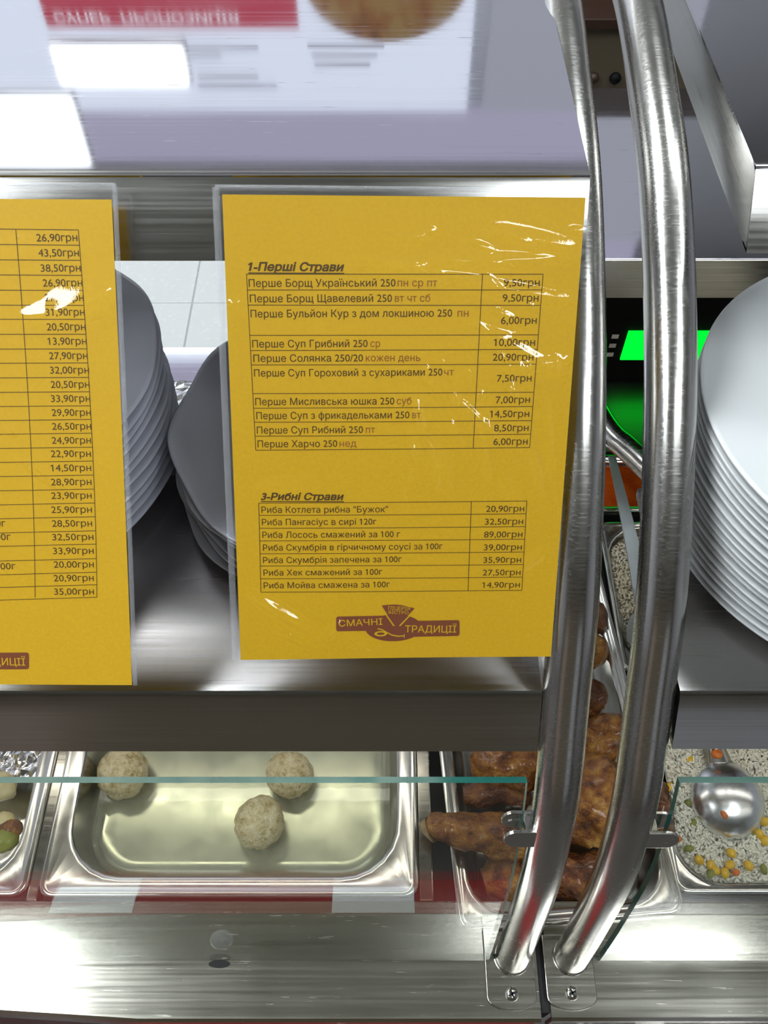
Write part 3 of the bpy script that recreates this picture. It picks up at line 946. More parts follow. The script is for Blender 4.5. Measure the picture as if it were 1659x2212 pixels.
def grid(S, parent, Lx, Rx, Cx, yl, yr):
    """table rules: left/right/column x at top and bottom row, row line heights at the left and right edge"""
    V, F = [], []
    n = len(yl) - 1
    def X(pair, y):
        t = (y - yl[0]) / (yl[-1] - yl[0]); return pair[0] + (pair[1] - pair[0]) * t
    for a, b in zip(yl, yr):
        put_line(S, V, F, X(Lx, a), a, X(Rx, a), b)
    for pair, sh in ((Lx, 0.0), (Rx, 1.0), (Cx, 0.78)):
        y0 = yl[0] + (yr[0] - yl[0]) * sh; y1 = yl[-1] + (yr[-1] - yl[-1]) * sh
        put_line(S, V, F, pair[0], y0, pair[1], y1)
    return mesh_obj('table_rules', V, F, M['ink'], parent)
def logo(S, parent, ox, oy, ex, parts='all'):
    """brown emblem; layout numbers are in the emblem's own drawing units, ex = (scale px/unit, rotation)"""
    k, rot = ex
    cr, sr = math.cos(rot), math.sin(rot)
    def px(x, y):
        x, y = x * k, y * k
        return ox + x * cr - y * sr, oy + x * sr + y * cr
    root = None
    def poly(name, pts, mat, lift, parent_):
        c = (sum(p[0] for p in pts) / len(pts), sum(p[1] for p in pts) / len(pts))
        V = [S.P(*S.uv(*px(*p)), lift) for p in pts]
        return mesh_obj(name, V, [tuple(range(len(pts)))], mat, parent_)
    def rr(x0, y0, x1, y1, r):
        o = []
        for cx, cy, a0 in ((x1 - r, y0 + r, -90), (x1 - r, y1 - r, 0), (x0 + r, y1 - r, 90), (x0 + r, y0 + r, 180)):
            for j in range(5):
                a = R_(a0 + j * 22.5); o.append((cx + r * math.cos(a), cy + r * math.sin(a)))
        return o
    ell = [(780 + 318 * math.cos(R_(a)), 345 + 152 * math.sin(R_(a))) for a in range(0, 360, 8)]
    g = bpy.data.objects
    V0 = poly('emblem_oval', ell, M['logo_ink'], 0.00013, parent)
    poly('emblem_bar', rr(135, 205, 820, 372, 26), M['logo_ink'], 0.00015, parent)
    poly('emblem_bar', rr(760, 270, 1518, 450, 26), M['logo_ink'], 0.00017, parent)
    wedge = [(645, 90)] + [(645 + 370 * t, 90 + 40 * t - 26 * math.sin(math.pi * t)) for t in (0.2, 0.4, 0.6, 0.8)] + [(1015, 130), (805, 345)]
    outer = [(628, 80), (1034, 116), (840, 352), (790, 352)]
    # the yellow outline of the wedge, as two thin strips, then the wedge itself
    poly('emblem_line', [(655, 150), (668, 146), (792, 322), (776, 326)], M['paper'], 0.00022, parent)
    poly('emblem_line', [(1000, 178), (988, 170), (838, 322), (856, 326)], M['paper'], 0.00022, parent)
    poly('emblem_wedge', wedge, M['logo_ink'], 0.00019, parent)
    def T(s, x0, y0, x1, y1, capu, nm='emblem_text', b=0.006):
        a, b_ = px(x0, y0), px(x1, y1)
        cap = abs(S.uv(*px(x0, y0))[1] - S.uv(*px(x0, y0 - capu))[1])
        put_text(S, parent, s, nm, M['paper'], a[0], a[1], b_[0], b_[1], cap, 0, b, 0.00026)
    T('СМАЧНІ', 165, 318, 655, 306, 72)
    T('ТРАДИЦІЇ', 905, 398, 1480, 410, 78)
    T('ПІЦЕРІЯ', 718, 138, 962, 150, 40)
    T('БІСТРО', 722, 182, 945, 194, 34)
    # ampersand drawn as a fork stroke
    st = [(600, 350), (650, 362), (700, 392), (760, 425), (830, 440), (895, 436)]
    P = [(x, y - 6) for x, y in st] + [(x, y + 7) for x, y in reversed(st)]
    poly('emblem_fork', P, M['paper'], 0.00024, parent)
    st = [(895, 418), (903, 418), (903, 462), (895, 462)]
    poly('emblem_fork', st, M['paper'], 0.00024, parent)
    lp = [(560 + 75 + 72 * math.cos(R_(a)), 408 + 30 * math.sin(R_(a)) ) for a in range(0, 360, 20)]
    li = [(560 + 75 + 44 * math.cos(R_(a)), 408 + 15 * math.sin(R_(a)) ) for a in range(0, 360, 20)]
    V = [S.P(*S.uv(*px(*p)), 0.00024) for p in lp + li]
    n = len(lp)
    mesh_obj('emblem_fork', V, [(i, (i + 1) % n, n + (i + 1) % n, n + i) for i in range(n)], M['paper'], parent)
def ridge(p, a, b, w):
    """height of a soft crease from a to b (unit sheet coordinates)"""
    ax, ay = a; bx, by = b
    dx, dy = bx - ax, by - ay
    t = max(0, min(1, ((p[0] - ax) * dx + (p[1] - ay) * dy) / (dx * dx + dy * dy)))
    qx, qy = ax + dx * t - p[0], (ay + dy * t - p[1]) * 1.41
    d2 = (qx * qx + qy * qy) / (w * w)
    return math.exp(-d2) * math.sin(math.pi * min(max(t * 0.9 + 0.05, 0), 1))
def sleeve(S, parent, u0, u1, v0, v1, creases, wav):
    nu, nv = 150, 210
    V, F = [], []
    for j in range(nv + 1):
        for i in range(nu + 1):
            u = u0 + (u1 - u0) * i / nu; v = v0 + (v1 - v0) * j / nv
            a, b = u / S.W, v / S.H
            h = 0.0007
            e = min(min(i, nu - i) / 6, min(j, nv - j) / 6, 1)
            for ca, cb, w, amp in creases:
                h += amp * ridge((a, b), ca, cb, w) * e
            h += wav * e * (noise.noise(Vector((a * 5 + 3, b * 6, 0.3))) + 0.5 * noise.noise(Vector((a * 13, b * 15 + 4, 1.7)))) 
            V.append(S.P(u, v, max(h, 0.0004)))
    for j in range(nv):
        for i in range(nu):
            a = j * (nu + 1) + i
            F.append((a, a + nu + 1, a + nu + 2, a + 1))
    return mesh_obj('plastic_sleeve', V, F, M['film'], parent, True)
def weld_strip(S, parent, pts, w, seg=60):
    """beaded, welded edge of the sleeve"""
    V, F = [], []
    (ua, va), (ub, vb) = pts
    ln = math.hypot(ub - ua, vb - va); nx, ny = -(vb - va) / ln, (ub - ua) / ln
    for i in range(seg + 1):
        t = i / seg
        for k in range(5):
            s = (k / 4 - 0.5) * w
            V.append(S.P(ua + (ub - ua) * t + nx * s, va + (vb - va) * t + ny * s, 0.0004 + 0.0009 * math.exp(-((k - 2) / 1.1) ** 2) * (0.4 + 0.6 * (i % 2)) + 0.0004 * noise.noise(Vector((t * 30, k, 2)))))
    for i in range(seg):
        for k in range(4):
            a = i * 5 + k
            F.append((a, a + 1, a + 6, a + 5))
    return mesh_obj('welded_edge', V, F, M['film_weld'], parent, True)

zt, zb = 0.2675 * FPX / 1000, 0.3134 * FPX / 1000
S = Sheet(at_depth(480, 420, zt), at_depth(1265, 427, zt), at_depth(520, 1425, zb), at_depth(1190, 1418, zb),
          lambda a, b: 0.0012 * math.sin(math.pi * a) * math.sin(math.pi * b) + 0.0018 * max(0, b - 0.8) * math.sin(6 * a + 1))
t = thing('menu_sheet', 'yellow menu sheet fully in view, in a creased clear sleeve', 'menu', S.origin)
pap = sheet_paper(S, t)
def Z1(x, y): return 460 + x / 1.9988, 390 + y / 1.9988
def Z2(x, y): return 480 + x / 2.1545, 960 + y / 2.1545
CAP1, CAP2 = 0.0044, 0.0042
def row(zf, s, x0, x1, y, mat='ink', name='dish_line', cap=CAP1, slope=0.0):
    a, b = zf(x0, y), zf(x1, y + slope * (x1 - x0))
    put_text(S, pap, s, name, M[mat], a[0], a[1], b[0], b[1], cap)
a, b = Z1(153, 387), Z1(567, 390)
put_text(S, pap, '1-Перші Страви', 'heading', M['ink'], a[0], a[1], b[0], b[1], 0.0047, 0.22, 0.034)
V, F = [], []; put_line(S, V, F, *Z1(153, 397), *Z1(567, 400), 0.0006); mesh_obj('heading_underline', V, F, M['ink'], pap)
yl = [Z1(0, v)[1] for v in (402, 470, 535, 665, 730, 792, 915, 978, 1038, 1098, 1158)]
yr = [Z1(0, v)[1] for v in (406, 474, 541, 669, 732, 796, 918, 980, 1041, 1100, 1158)]
grid(S, pap, (532.5, 552.5), (1173, 1144), (1042, 1022), yl, yr)
for s, x0, x1, d, d0, d1, y, pr_, p0, p1, py in [
    ('Перше Борщ Український 250', 155, 788, 'пн ср пт', 797, 968, 457, '9,50грн', 1255, 1410, 458),
    ('Перше Борщ Щавелевий 250', 160, 773, 'вт чт сб', 785, 938, 523, '9,50грн', 1250, 1405, 524),
    ('Перше Бульйон Кур з дом локшиною 250', 163, 1032, 'пн', 1055, 1103, 588, '6,00грн', 1243, 1397, 621),
    ('Перше Суп Грибний 250', 170, 668, 'ср', 680, 722, 717, '10,00грн', 1212, 1390, 716),
    ('Перше Солянка 250/20', 175, 648, 'кожен день', 660, 895, 779, '20,90грн', 1207, 1383, 780),
    ('Перше Суп Гороховий з сухариками 250', 178, 990, 'чт', 997, 1040, 842, '7,50грн', 1225, 1375, 871),
    ('Перше Мисливська юшка 250', 183, 783, 'суб', 793, 857, 965, '7,00грн', 1220, 1368, 964),
    ('Перше Суп з фрикадельками 250', 188, 848, 'вт', 860, 897, 1025, '14,50грн', 1195, 1365, 1025),
    ('Перше Суп Рибний 250', 190, 648, 'пт', 660, 700, 1087, '8,50грн', 1213, 1362, 1086),
    ('Перше Харчо 250', 193, 537, 'нед', 547, 620, 1146, '6,00грн', 1210, 1358, 1145)]:
    row(Z1, s, x0, x1, y)
    row(Z1, d, d0, d1, y, 'red_ink', 'day_note')
    row(Z1, pr_, p0, p1, py, 'ink', 'price')
a, b = Z2(180, 250), Z2(567, 254)
put_text(S, pap, '3-Рибні Страви', 'heading', M['ink'], a[0], a[1], b[0], b[1], 0.0045, 0.22, 0.034)
V, F = [], []; put_line(S, V, F, *Z2(180, 258), *Z2(567, 262), 0.0006); mesh_obj('heading_underline', V, F, M['ink'], pap)
yl = [Z2(0, v)[1] for v in (265, 322, 382, 440, 500, 557, 616, 678)]
yr = [Z2(0, v)[1] for v in (270, 330, 390, 449, 509, 568, 627, 689)]
grid(S, pap, (559, 563.5), (1138, 1127.5), (1018, 1011), yl, yr)
for s, x0, x1, y, pr_, p0, p1, py in [
    ('Риба Котлета рибна "Бужок"', 183, 772, 311, '20,90грн', 1227, 1405, 318),
    ('Риба Пангасіус в сирі 120г', 185, 718, 368, '32,50грн', 1222, 1400, 378),
    ('Риба Лосось смажений за 100 г', 187, 828, 427, '89,00грн', 1218, 1397, 438),
    ('Риба Скумбрія в гірчичному соусі за 100г', 190, 1025, 486, '39,00грн', 1217, 1394, 498),
    ('Риба Скумбрія запечена за 100г', 190, 835, 544, '35,90грн', 1215, 1391, 557),
    ('Риба Хек смажений за 100г', 192, 745, 602, '27,50грн', 1212, 1388, 616),
    ('Риба Мойва смажена за 100г', 193, 780, 661, '14,90грн', 1210, 1385, 674)]:
    row(Z2, s, x0, x1, y, 'ink', 'dish_line', CAP2, 0.004)
    row(Z2, pr_, p0, p1, py, 'ink', 'price', CAP2, 0.006)
logo(S, pap, 700, 1290, (1 / 5.184, 0.0))
cre = [((0.35, 0.13), (1.02, 0.115), 0.016, 0.0016), ((0.30, 0.10), (0.9, 0.19), 0.012, 0.0010), ((0.62, 0.155), (1.0, 0.20), 0.014, 0.0014), ((0.72, 0.06), (1.0, 0.10), 0.02, 0.0015),
       ((0.70, 0.24), (0.98, 0.35), 0.013, 0.0013), ((0.80, 0.34), (1.0, 0.315), 0.012, 0.0016), ((0.60, 0.36), (0.86, 0.52), 0.012, 0.0013), ((0.55, 0.40), (0.57, 0.47), 0.010, 0.0012),
       ((0.47, 0.38), (0.50, 0.45), 0.009, 0.0010), ((0.85, 0.40), (0.95, 0.66), 0.012, 0.0013), ((0.92, 0.36), (0.97, 0.60), 0.010, 0.0012), ((0.73, 0.44), (0.78, 0.60), 0.011, 0.0013),
       ((0.83, 0.58), (0.90, 0.68), 0.013, 0.0014), ((0.60, 0.50), (0.66, 0.60), 0.013, 0.0010), ((0.02, 0.83), (0.27, 0.945), 0.020, 0.0022), ((0.25, 0.96), (0.33, 0.90), 0.014, 0.0018),
       ((0.30, 0.90), (0.42, 0.985), 0.014, 0.0020), ((0.10, 0.92), (0.24, 0.97), 0.014, 0.0014), ((0.55, 0.30), (0.90, 0.26), 0.016, 0.0007), ((0.0, 0.21), (0.04, 0.205), 0.012, 0.0015),
       ((0.05, 0.60), (0.25, 0.58), 0.02, 0.0006), ((0.88, 0.78), (0.95, 0.74), 0.014, 0.0012)]
rc_ = random.Random(5)
for q in range(46):
    a_ = rc_.uniform(0.5, 0.97); b_ = rc_.choice([rc_.uniform(0.06, 0.24), rc_.uniform(0.26, 0.64), rc_.uniform(0.3, 0.6)])
    an = rc_.gauss(1.15, 0.35) if b_ > 0.25 else rc_.gauss(0.15, 0.25)
    ln = rc_.uniform(0.02, 0.10)
    cre.append(((a_, b_), (a_ + ln * math.cos(an), b_ + ln * math.sin(an)), rc_.uniform(0.006, 0.012), rc_.uniform(0.0006, 0.0014)))
cre = [(c0_, c1_, w_, h_ * 1.35) for c0_, c1_, w_, h_ in cre]
sleeve(S, t, -0.0045, S.W + 0.0035, -0.0045, S.H + 0.0012, cre, 0.00022)
weld_strip(S, t, ((-0.0035, -0.004), (-0.0035, S.H)), 0.0042, 90)
weld_strip(S, t, ((-0.004, -0.0038), (S.W + 0.003, -0.0038)), 0.003, 50)

zt2, zb2 = 0.2655 * FPX / 1000, 0.2985 * FPX / 1000
TR2, BR2 = at_depth(241, 431, zt2), at_depth(285, 1480, zb2)
dx = Vector((1, 0, 0.0)); dn = (BR2 - TR2).normalized()
ex2 = (dx - dn * dx.dot(dn)).normalized()
ex2 = (ex2 * math.cos(R_(-0.9)) + dn * math.sin(R_(-0.9)))
S2 = Sheet(TR2 - ex2 * 0.21, TR2, BR2 - ex2 * 0.21, BR2, lambda a, b: -0.0016 * math.sin(math.pi * b) * a)
t2 = thing('menu_sheet', 'yellow menu sheet cut off by the left edge of the photo, showing only prices', 'menu', S2.origin)
pap2 = sheet_paper(S2, t2)
def Z7(x, y): return x / 2.9625, 380 + y / 2.9625
def Z8(x, y): return x / 2.9625, 950 + y / 2.9625
rows7 = [('26,90', 233, 495, 418), ('43,50', 245, 505, 515), ('38,50', 260, 515, 612), ('26,90', 273, 526, 707), ('27,90', 285, 534, 801), ('31,90', 290, 540, 894),
         ('20,50', 297, 545, 988), ('13,90', 303, 552, 1080), ('27,90', 312, 558, 1173), ('32,00', 317, 567, 1265), ('20,50', 322, 570, 1357), ('33,90', 323, 575, 1447),
         ('29,90', 328, 578, 1537), ('26,50', 330, 580, 1625), ('24,90', 328, 579, 1715)]
rows8 = [('22,90', 322, 578, 112), ('14,50', 322, 580, 203), ('28,90', 323, 582, 293), ('23,90', 325, 583, 380), ('25,90', 325, 585, 470), ('28,50', 330, 587, 558), ('32,50', 332, 595, 645),
         ('33,90', 337, 597, 733), ('20,00', 342, 598, 820), ('20,90', 342, 598, 907), ('35,00', 345, 600, 993)]
for zf, rr_ in ((Z7, rows7), (Z8, rows8)):
    for s, x0, x1, y in rr_:
        a, b = zf(x0, y + 1), zf(x1, y - 1)
        put_text(S2, pap2, s + 'грн', 'price', M['ink'], a[0], a[1], b[0], b[1], 0.0043)
for x1, y in ((33, 556), (66, 643), (98, 830)):
    a, b = Z8(x1 - 128, y + 2), Z8(x1, y)
    put_text(S2, pap2, '100г', 'portion_note', M['ink'], a[0], a[1], b[0], b[1], 0.0043)
V, F = [], []
ys = [Z7(0, v)[1] for v in (345, 443, 540, 636, 733, 828, 918, 1013, 1107, 1197, 1290, 1382, 1472, 1560, 1648, 1738)] + [Z8(0, v)[1] for v in (138, 228, 318, 407, 495, 585, 670, 763, 850, 930, 1010)]
def rx(y): return 168.8 + (208.5 - 168.8) * (1 - (1 - (y - 496) / (1291 - 496)) ** 1.5)
def cx(y): return 33.8 + (75 - 33.8) * (1 - (1 - (y - 496) / (1291 - 496)) ** 1.6)
for y in ys:
    put_line(S2, V, F, -420, y + 18 * (y - 700) / 600, rx(y), y)
for fx in (rx, cx):
    for y0, y1 in zip(ys, ys[1:]):
        put_line(S2, V, F, fx(y0), y0, fx(y1), y1, seg=1)
mesh_obj('table_rules', V, F, M['ink'], pap2)
logo(S2, pap2, 62 - 1518 / 5.0, 1432 - 372 / 5.0, (1 / 5.0, R_(-0.4)))
cre2 = [((0.80, 0.205), (1.02, 0.165), 0.030, 0.0034), ((0.72, 0.225), (0.98, 0.205), 0.022, 0.0022), ((0.70, 0.50), (0.84, 0.57), 0.016, 0.0016), ((0.66, 0.42), (0.70, 0.46), 0.012, 0.0012),
        ((0.93, 0.50), (0.96, 0.53), 0.012, 0.0010), ((0.4, 0.1), (0.9, 0.08), 0.02, 0.0006)]
sleeve(S2, t2, -0.004, S2.W + 0.0035, -0.0085, S2.H + 0.0012, cre2, 0.0002)
weld_strip(S2, t2, ((S2.W + 0.0022, -0.008), (S2.W + 0.0022, S2.H)), 0.0030, 70)
weld_strip(S2, t2, ((-0.004, -0.007), (S2.W + 0.003, -0.007)), 0.004, 60)

# ------------------------------------------------------------------ food pans
def rrect(hx, hy, r, n=7):
    o = []
    for cx, cy, a0 in ((hx - r, hy - r, 0), (-hx + r, hy - r, 90), (-hx + r, -hy + r, 180), (hx - r, -hy + r, 270)):
        for j in range(n):
            a = R_(a0 + 90 * j / (n - 1)); o.append((cx + r * math.cos(a), cy + r * math.sin(a)))
    return o
def pan(label, cx, cy, w, d, z, depth, rz=0.0, mat='pan_steel', flange=0.020, rc=0.045):
    t = thing('food_pan', label, 'food pan', (cx, cy, z - depth), rz)
    def loft(name, loops, closed=False):
        V, F = [], []
        n = None
        for ins, zz, r in loops:
            L = rrect(w / 2 - ins, d / 2 - ins, max(r, 0.002))
            n = len(L)
            V += [(x, y, zz + depth) for x, y in L]
        for i in range(len(loops) - 1):
            for k in range(n):
                F.append((i * n + k, i * n + (k + 1) % n, (i + 1) * n + (k + 1) % n, (i + 1) * n + k))
        if closed:
            F.append(tuple(range((len(loops) - 1) * n, len(loops) * n)))
        o = mesh_obj(name, V, F, M[mat], t)
        smooth_by_angle(o, 60)
        return o
    f = flange
    loft('rim', [(0.0, -0.007, 0.014), (0.0, -0.001, 0.014), (0.0012, 0.0014, 0.014), (0.0035, 0.002, 0.013), (0.0065, 0.0012, 0.012), (0.0085, -0.0010, 0.011), (f - 0.006, -0.0012, rc + .006), (f - 0.002, -0.0018, rc + .003), (f, -0.004, rc)])
    loft('basin', [(f, -0.004, rc), (f + 0.003, -depth * .5, rc - .003), (f + 0.006, -depth + 0.016, rc - .006), (f + 0.0105, -depth + 0.006, rc - .010), (f + 0.020, -depth + 0.0008, rc - .018), (f + 0.030, -depth, max(rc - .028, .01))], True)
    return t
PZ = DECK + 0.0022
pan('steel pan with three pale meatballs in shallow broth', (-0.363 + 0.0365) / 2, (0.199 + 0.56) / 2, 0.3995, 0.361, PZ, 0.062, 0, 'pan_steel', 0.022, 0.06)
pan('foil-lined steel pan cut off by the left edge of the photo', -0.375 - 0.105, 0.41, 0.21, 0.42, PZ, 0.06, 0.0)
CR = R_(4.2)
ca, sa = math.cos(CR), math.sin(CR)
def CPN(u, v):                        # chicken pan coordinates -> world xy
    x0, y0 = 0.0765, 0.165
    return x0 + u * ca - v * sa, y0 + u * sa + v * ca
ccx, ccy = CPN(0.1175, 0.275)
pan('long dark pan of roast chicken behind the two tubes', ccx, ccy, 0.235, 0.55, PZ + 0.006, 0.065, CR, 'pan_steel', 0.016, 0.04)
pan('steel pan of vegetable rice with a serving ladle', 0.3045 + 0.165, 0.2 + 0.12, 0.33, 0.235, PZ, 0.065, 0, 'pan_steel', 0.011, 0.045)
pan('steel pan of plain rice seen between the tubes', 0.2885 + 0.11, 0.452 + 0.112, 0.22, 0.222, PZ + 0.0003, 0.065, 0, 'pan_steel', 0.010, 0.045)
pan('steel pan of red sauce behind the plain rice', 0.255 + 0.09, 0.742, 0.18, 0.10, PZ + 0.0003, 0.05, 0, 'pan_steel', 0.012, 0.03)
pan('film-covered pan behind the plate stacks', -0.255, 0.80, 0.40, 0.26, PZ, 0.06, 0)

# broth
bx0, by0 = (-0.363 + 0.0365) / 2, (0.199 + 0.56) / 2
L = rrect(0.3995 / 2 - 0.0275, 0.361 / 2 - 0.0275, 0.05)
br = mesh_obj('broth', [(x + bx0, y + by0, PZ - 0.050) for x, y in L], [tuple(range(len(L)))], M['broth'])
tag(br, 'thin cloudy broth in the meatball pan', 'broth', kind='stuff')

# ------------------------------------------------------------------ food
def blob(name, r, sq, amp, freq, seed, mat, sub=4):
    bm = bmesh.new()
    bmesh.ops.create_icosphere(bm, subdivisions=sub, radius=1)
    for v in bm.verts:
        n = v.co.normalized()
        k = 1 + amp * noise.noise(n * freq + Vector((seed, seed * 1.7, 0))) + amp * .5 * noise.noise(n * freq * 2.6 + Vector((seed, 0, seed)))
        v.co = Vector((n.x * sq[0], n.y * sq[1], n.z * sq[2])) * r * k
    return bm_obj(name, bm, mat, None, True)
MZ = PZ - 0.057
for i, (x, y, r, lab) in enumerate([(265, 1668, 0.0285, 'meatball standing alone at the back left of the pan'), (626, 1672, 0.0265, 'rear of the two touching meatballs'), (560, 1776, 0.0275, 'front of the two touching meatballs')]):
    c = on_z(x, y, MZ + r * 0.95)
    o = blob('meatball', r, (1, 1.06, 0.92), 0.09, 2.6, 3.1 * i + 1, M['meatball'])
    o.location = (c.x, c.y, MZ + r * 0.92)
    o.rotation_euler = (0, 0, i * 1.3)
    tag(o, lab, 'meatball', 'meatballs in broth')

def meat(name, pts, radii, seed, mat, amp=0.28, tip=None, flat=1.0):
    P = catmull([Vector(p) for p in pts], 7)
    n = len(P)
    rad = []
    m = len(radii) - 1
    for i in range(n):
        t = i / (n - 1) * m; k = min(int(t), m - 1); f = t - k
        f = f * f * (3 - 2 * f)
        rad.append(radii[k] * (1 - f) + radii[k + 1] * f)
    base = P[n // 2].copy()
    return sweep(name, [p for p in P], rad, mat, None, 30,
                 lambda q, r: r * amp * (noise.noise(q * 38 + Vector((seed, 0, 0))) + 0.6 * noise.noise(q * 85 + Vector((0, seed, 0))) + 0.3 * noise.noise(q * 190)))
CZ = PZ + 0.006
def chicken(lab, px_pts, radii, seed, dark=False, bone=None):
    pts = [on_z(x, y, CZ + h) for x, y, h in px_pts]
    o = meat('chicken_piece', pts, radii, seed, M['chicken_dark' if dark else 'chicken'])
    tag(o, lab, 'chicken piece', 'roast chicken pieces')
    return o
chicken('long roast drumstick reaching over the left rim of the pan', [(926, 1778, 0.016), (950, 1786, 0.018), (1010, 1795, 0.016), (1090, 1808, 0.010), (1170, 1812, 0.004), (1215, 1815, 0.0)], [0.012, 0.016, 0.018, 0.024, 0.027, 0.012], 1)
chicken('roast chicken piece under the left shelf lip', [(1020, 1655, -0.012), (1060, 1650, -0.006), (1130, 1655, -0.004), (1190, 1660, -0.010)], [0.014, 0.026, 0.028, 0.012], 2)
chicken('small roast wing bone behind the long drumstick', [(1000, 1718, -0.004), (1035, 1716, -0.004), (1075, 1712, -0.012), (1140, 1730, -0.018)], [0.010, 0.014, 0.012, 0.010], 3, True)
chicken('large golden roast thigh between the two tubes', [(1180, 1790, 0.0), (1235, 1750, 0.006), (1290, 1735, 0.010), (1345, 1760, 0.0), (1375, 1790, -0.01)], [0.022, 0.044, 0.050, 0.042, 0.015], 4)
chicken('dark roast piece at the front of the pan, between the tubes', [(1170, 1895, -0.020), (1225, 1890, -0.014), (1290, 1885, -0.016), (1340, 1860, -0.020)], [0.016, 0.026, 0.025, 0.012], 5, True)
chicken('roast piece at the front left corner of the pan', [(1045, 1905, -0.016), (1085, 1895, -0.014), (1150, 1895, -0.018), (1190, 1895, -0.022)], [0.014, 0.024, 0.022, 0.010], 6)
chicken('roast chicken piece lying behind the large thigh', [(1230, 1625, -0.004), (1275, 1612, 0.0), (1325, 1588, 0.0), (1375, 1562, -0.004)], [0.016, 0.027, 0.025, 0.014], 7)
chicken('dark roast leg end with glossy tip behind the left tube', [(1190, 1520, -0.008), (1245, 1508, -0.006), (1285, 1512, -0.006), (1304, 1520, -0.01)], [0.022, 0.026, 0.022, 0.008], 8, True)
chicken('golden roast end in the rear of the chicken pan', [(1200, 1410, -0.008), (1250, 1405, -0.006), (1285, 1415, -0.006), (1304, 1425, -0.01)], [0.022, 0.027, 0.024, 0.009], 9)
chicken('rearmost roast piece visible beside the rice pan rim', [(1200, 1335, -0.008), (1250, 1330, -0.006), (1288, 1340, -0.006), (1303, 1345, -0.01)], [0.022, 0.027, 0.022, 0.009], 10, True)
chicken('roast chicken piece at the right rim behind the right tube', [(1385, 1690, -0.012), (1400, 1720, -0.010), (1405, 1780, -0.012), (1398, 1830, -0.018)], [0.014, 0.024, 0.024, 0.012], 11, True)
o = meat('chicken_bone', [on_z(x, y, CZ + h) for x, y, h in ((932, 1790, 0.016), (924, 1793, 0.014), (919, 1797, 0.012))], [0.014, 0.0115, 0.006], 30, M['bone'], 0.25)
o.name = 'knuckle'; o.parent = bpy.data.objects['chicken_piece']

def rice(name, label, cx, cy, hx, hy, rc, zfun, ngr, mat, bed, seed):
    rnd = random.Random(seed)
    V, F, MI = [], [], []
    # bed
    n = 60
    idx = {}
    for j in range(n + 1):
        for i in range(n + 1):
            a, b = -1 + 2 * i / n, -1 + 2 * j / n
            # square to rounded rectangle
            x, y = a * hx, b * hy
            ex, ey = max(abs(x) - (hx - rc), 0), max(abs(y) - (hy - rc), 0)
            d = math.hypot(ex, ey)
            if d > rc:
                x -= math.copysign(ex * (1 - rc / d), x); y -= math.copysign(ey * (1 - rc / d), y)
            idx[(i, j)] = len(V)
            V.append((cx + x, cy + y, zfun(x / hx, y / hy) - 0.003 + 0.008 * noise.noise(Vector((x * 52, y * 52, seed + 5)))))
    for j in range(n):
        for i in range(n):
            F.append((idx[i, j], idx[i + 1, j], idx[i + 1, j + 1], idx[i, j + 1])); MI.append(1)
    for g in range(ngr):
        while True:
            x, y = rnd.uniform(-hx, hx), rnd.uniform(-hy, hy)
            ex, ey = max(abs(x) - (hx - rc), 0), max(abs(y) - (hy - rc), 0)
            if math.hypot(ex, ey) < rc - 0.002: break
        clump = noise.noise(Vector((x * 52, y * 52, seed + 5)))
        z = zfun(x / hx, y / hy) + 0.008 * clump + rnd.uniform(-0.002, 0.0025)
        ln, wd = rnd.uniform(0.0030, 0.0046), rnd.uniform(0.0013, 0.0017)
        az = rnd.uniform(0, 2 * math.pi); el = rnd.gauss(0, 0.5)
        d = Vector((math.cos(az) * math.cos(el), math.sin(az) * math.cos(el), math.sin(el)))
        s = Vector((-math.sin(az), math.cos(az), 0)); w = d.cross(s)
        c = Vector((cx + x, cy + y, z))
        b = len(V)
        V += [c - d * ln, c + d * ln]
        for t_ in (-0.45, 0.45):
            for k in range(4):
                an = math.pi / 2 * k
                V.append(c + d * ln * t_ + (s * math.cos(an) + w * math.sin(an)) * wd)
        for k in range(4):
            k2 = (k + 1) % 4
            F += [(b, b + 2 + k2, b + 2 + k), (b + 2 + k, b + 2 + k2, b + 6 + k2, b + 6 + k), (b + 1, b + 6 + k, b + 6 + k2)]
            MI += [0, 0, 0]
    o = mesh_obj(name, V, F, None, None, True, [M[mat], M[bed]], MI)
    tag(o, label, 'rice', kind='stuff')
    return o
def z_front(a, b): return PZ - 0.017 + 0.016 * math.exp(-((a + 0.3) ** 2 * 0.8 + (b - 0.15) ** 2 * 1.0)) + (0.006 if b > 0 else 0.006 * (1 + b)) - 0.010 * math.exp(-(((a + 0.2) / .22) ** 2 + ((b + 0.02) / .3) ** 2))
rcx, rcy = 0.3045 + 0.165, 0.2 + 0.12
rice('rice', 'fluffy vegetable rice heaped around the ladle', rcx, rcy, 0.165 - 0.0140, 0.1175 - 0.0140, 0.042, z_front, 17000, 'rice', 'rice_bed', 3)
rice('rice', 'plain buttery rice seen between the two tubes', 0.3985, 0.564, 0.11 - 0.0125, 0.111 - 0.0125, 0.04, lambda a, b: PZ - 0.016 + 0.010 * math.exp(-(a * a + b * b)), 5000, 'rice2', 'rice_bed', 4)

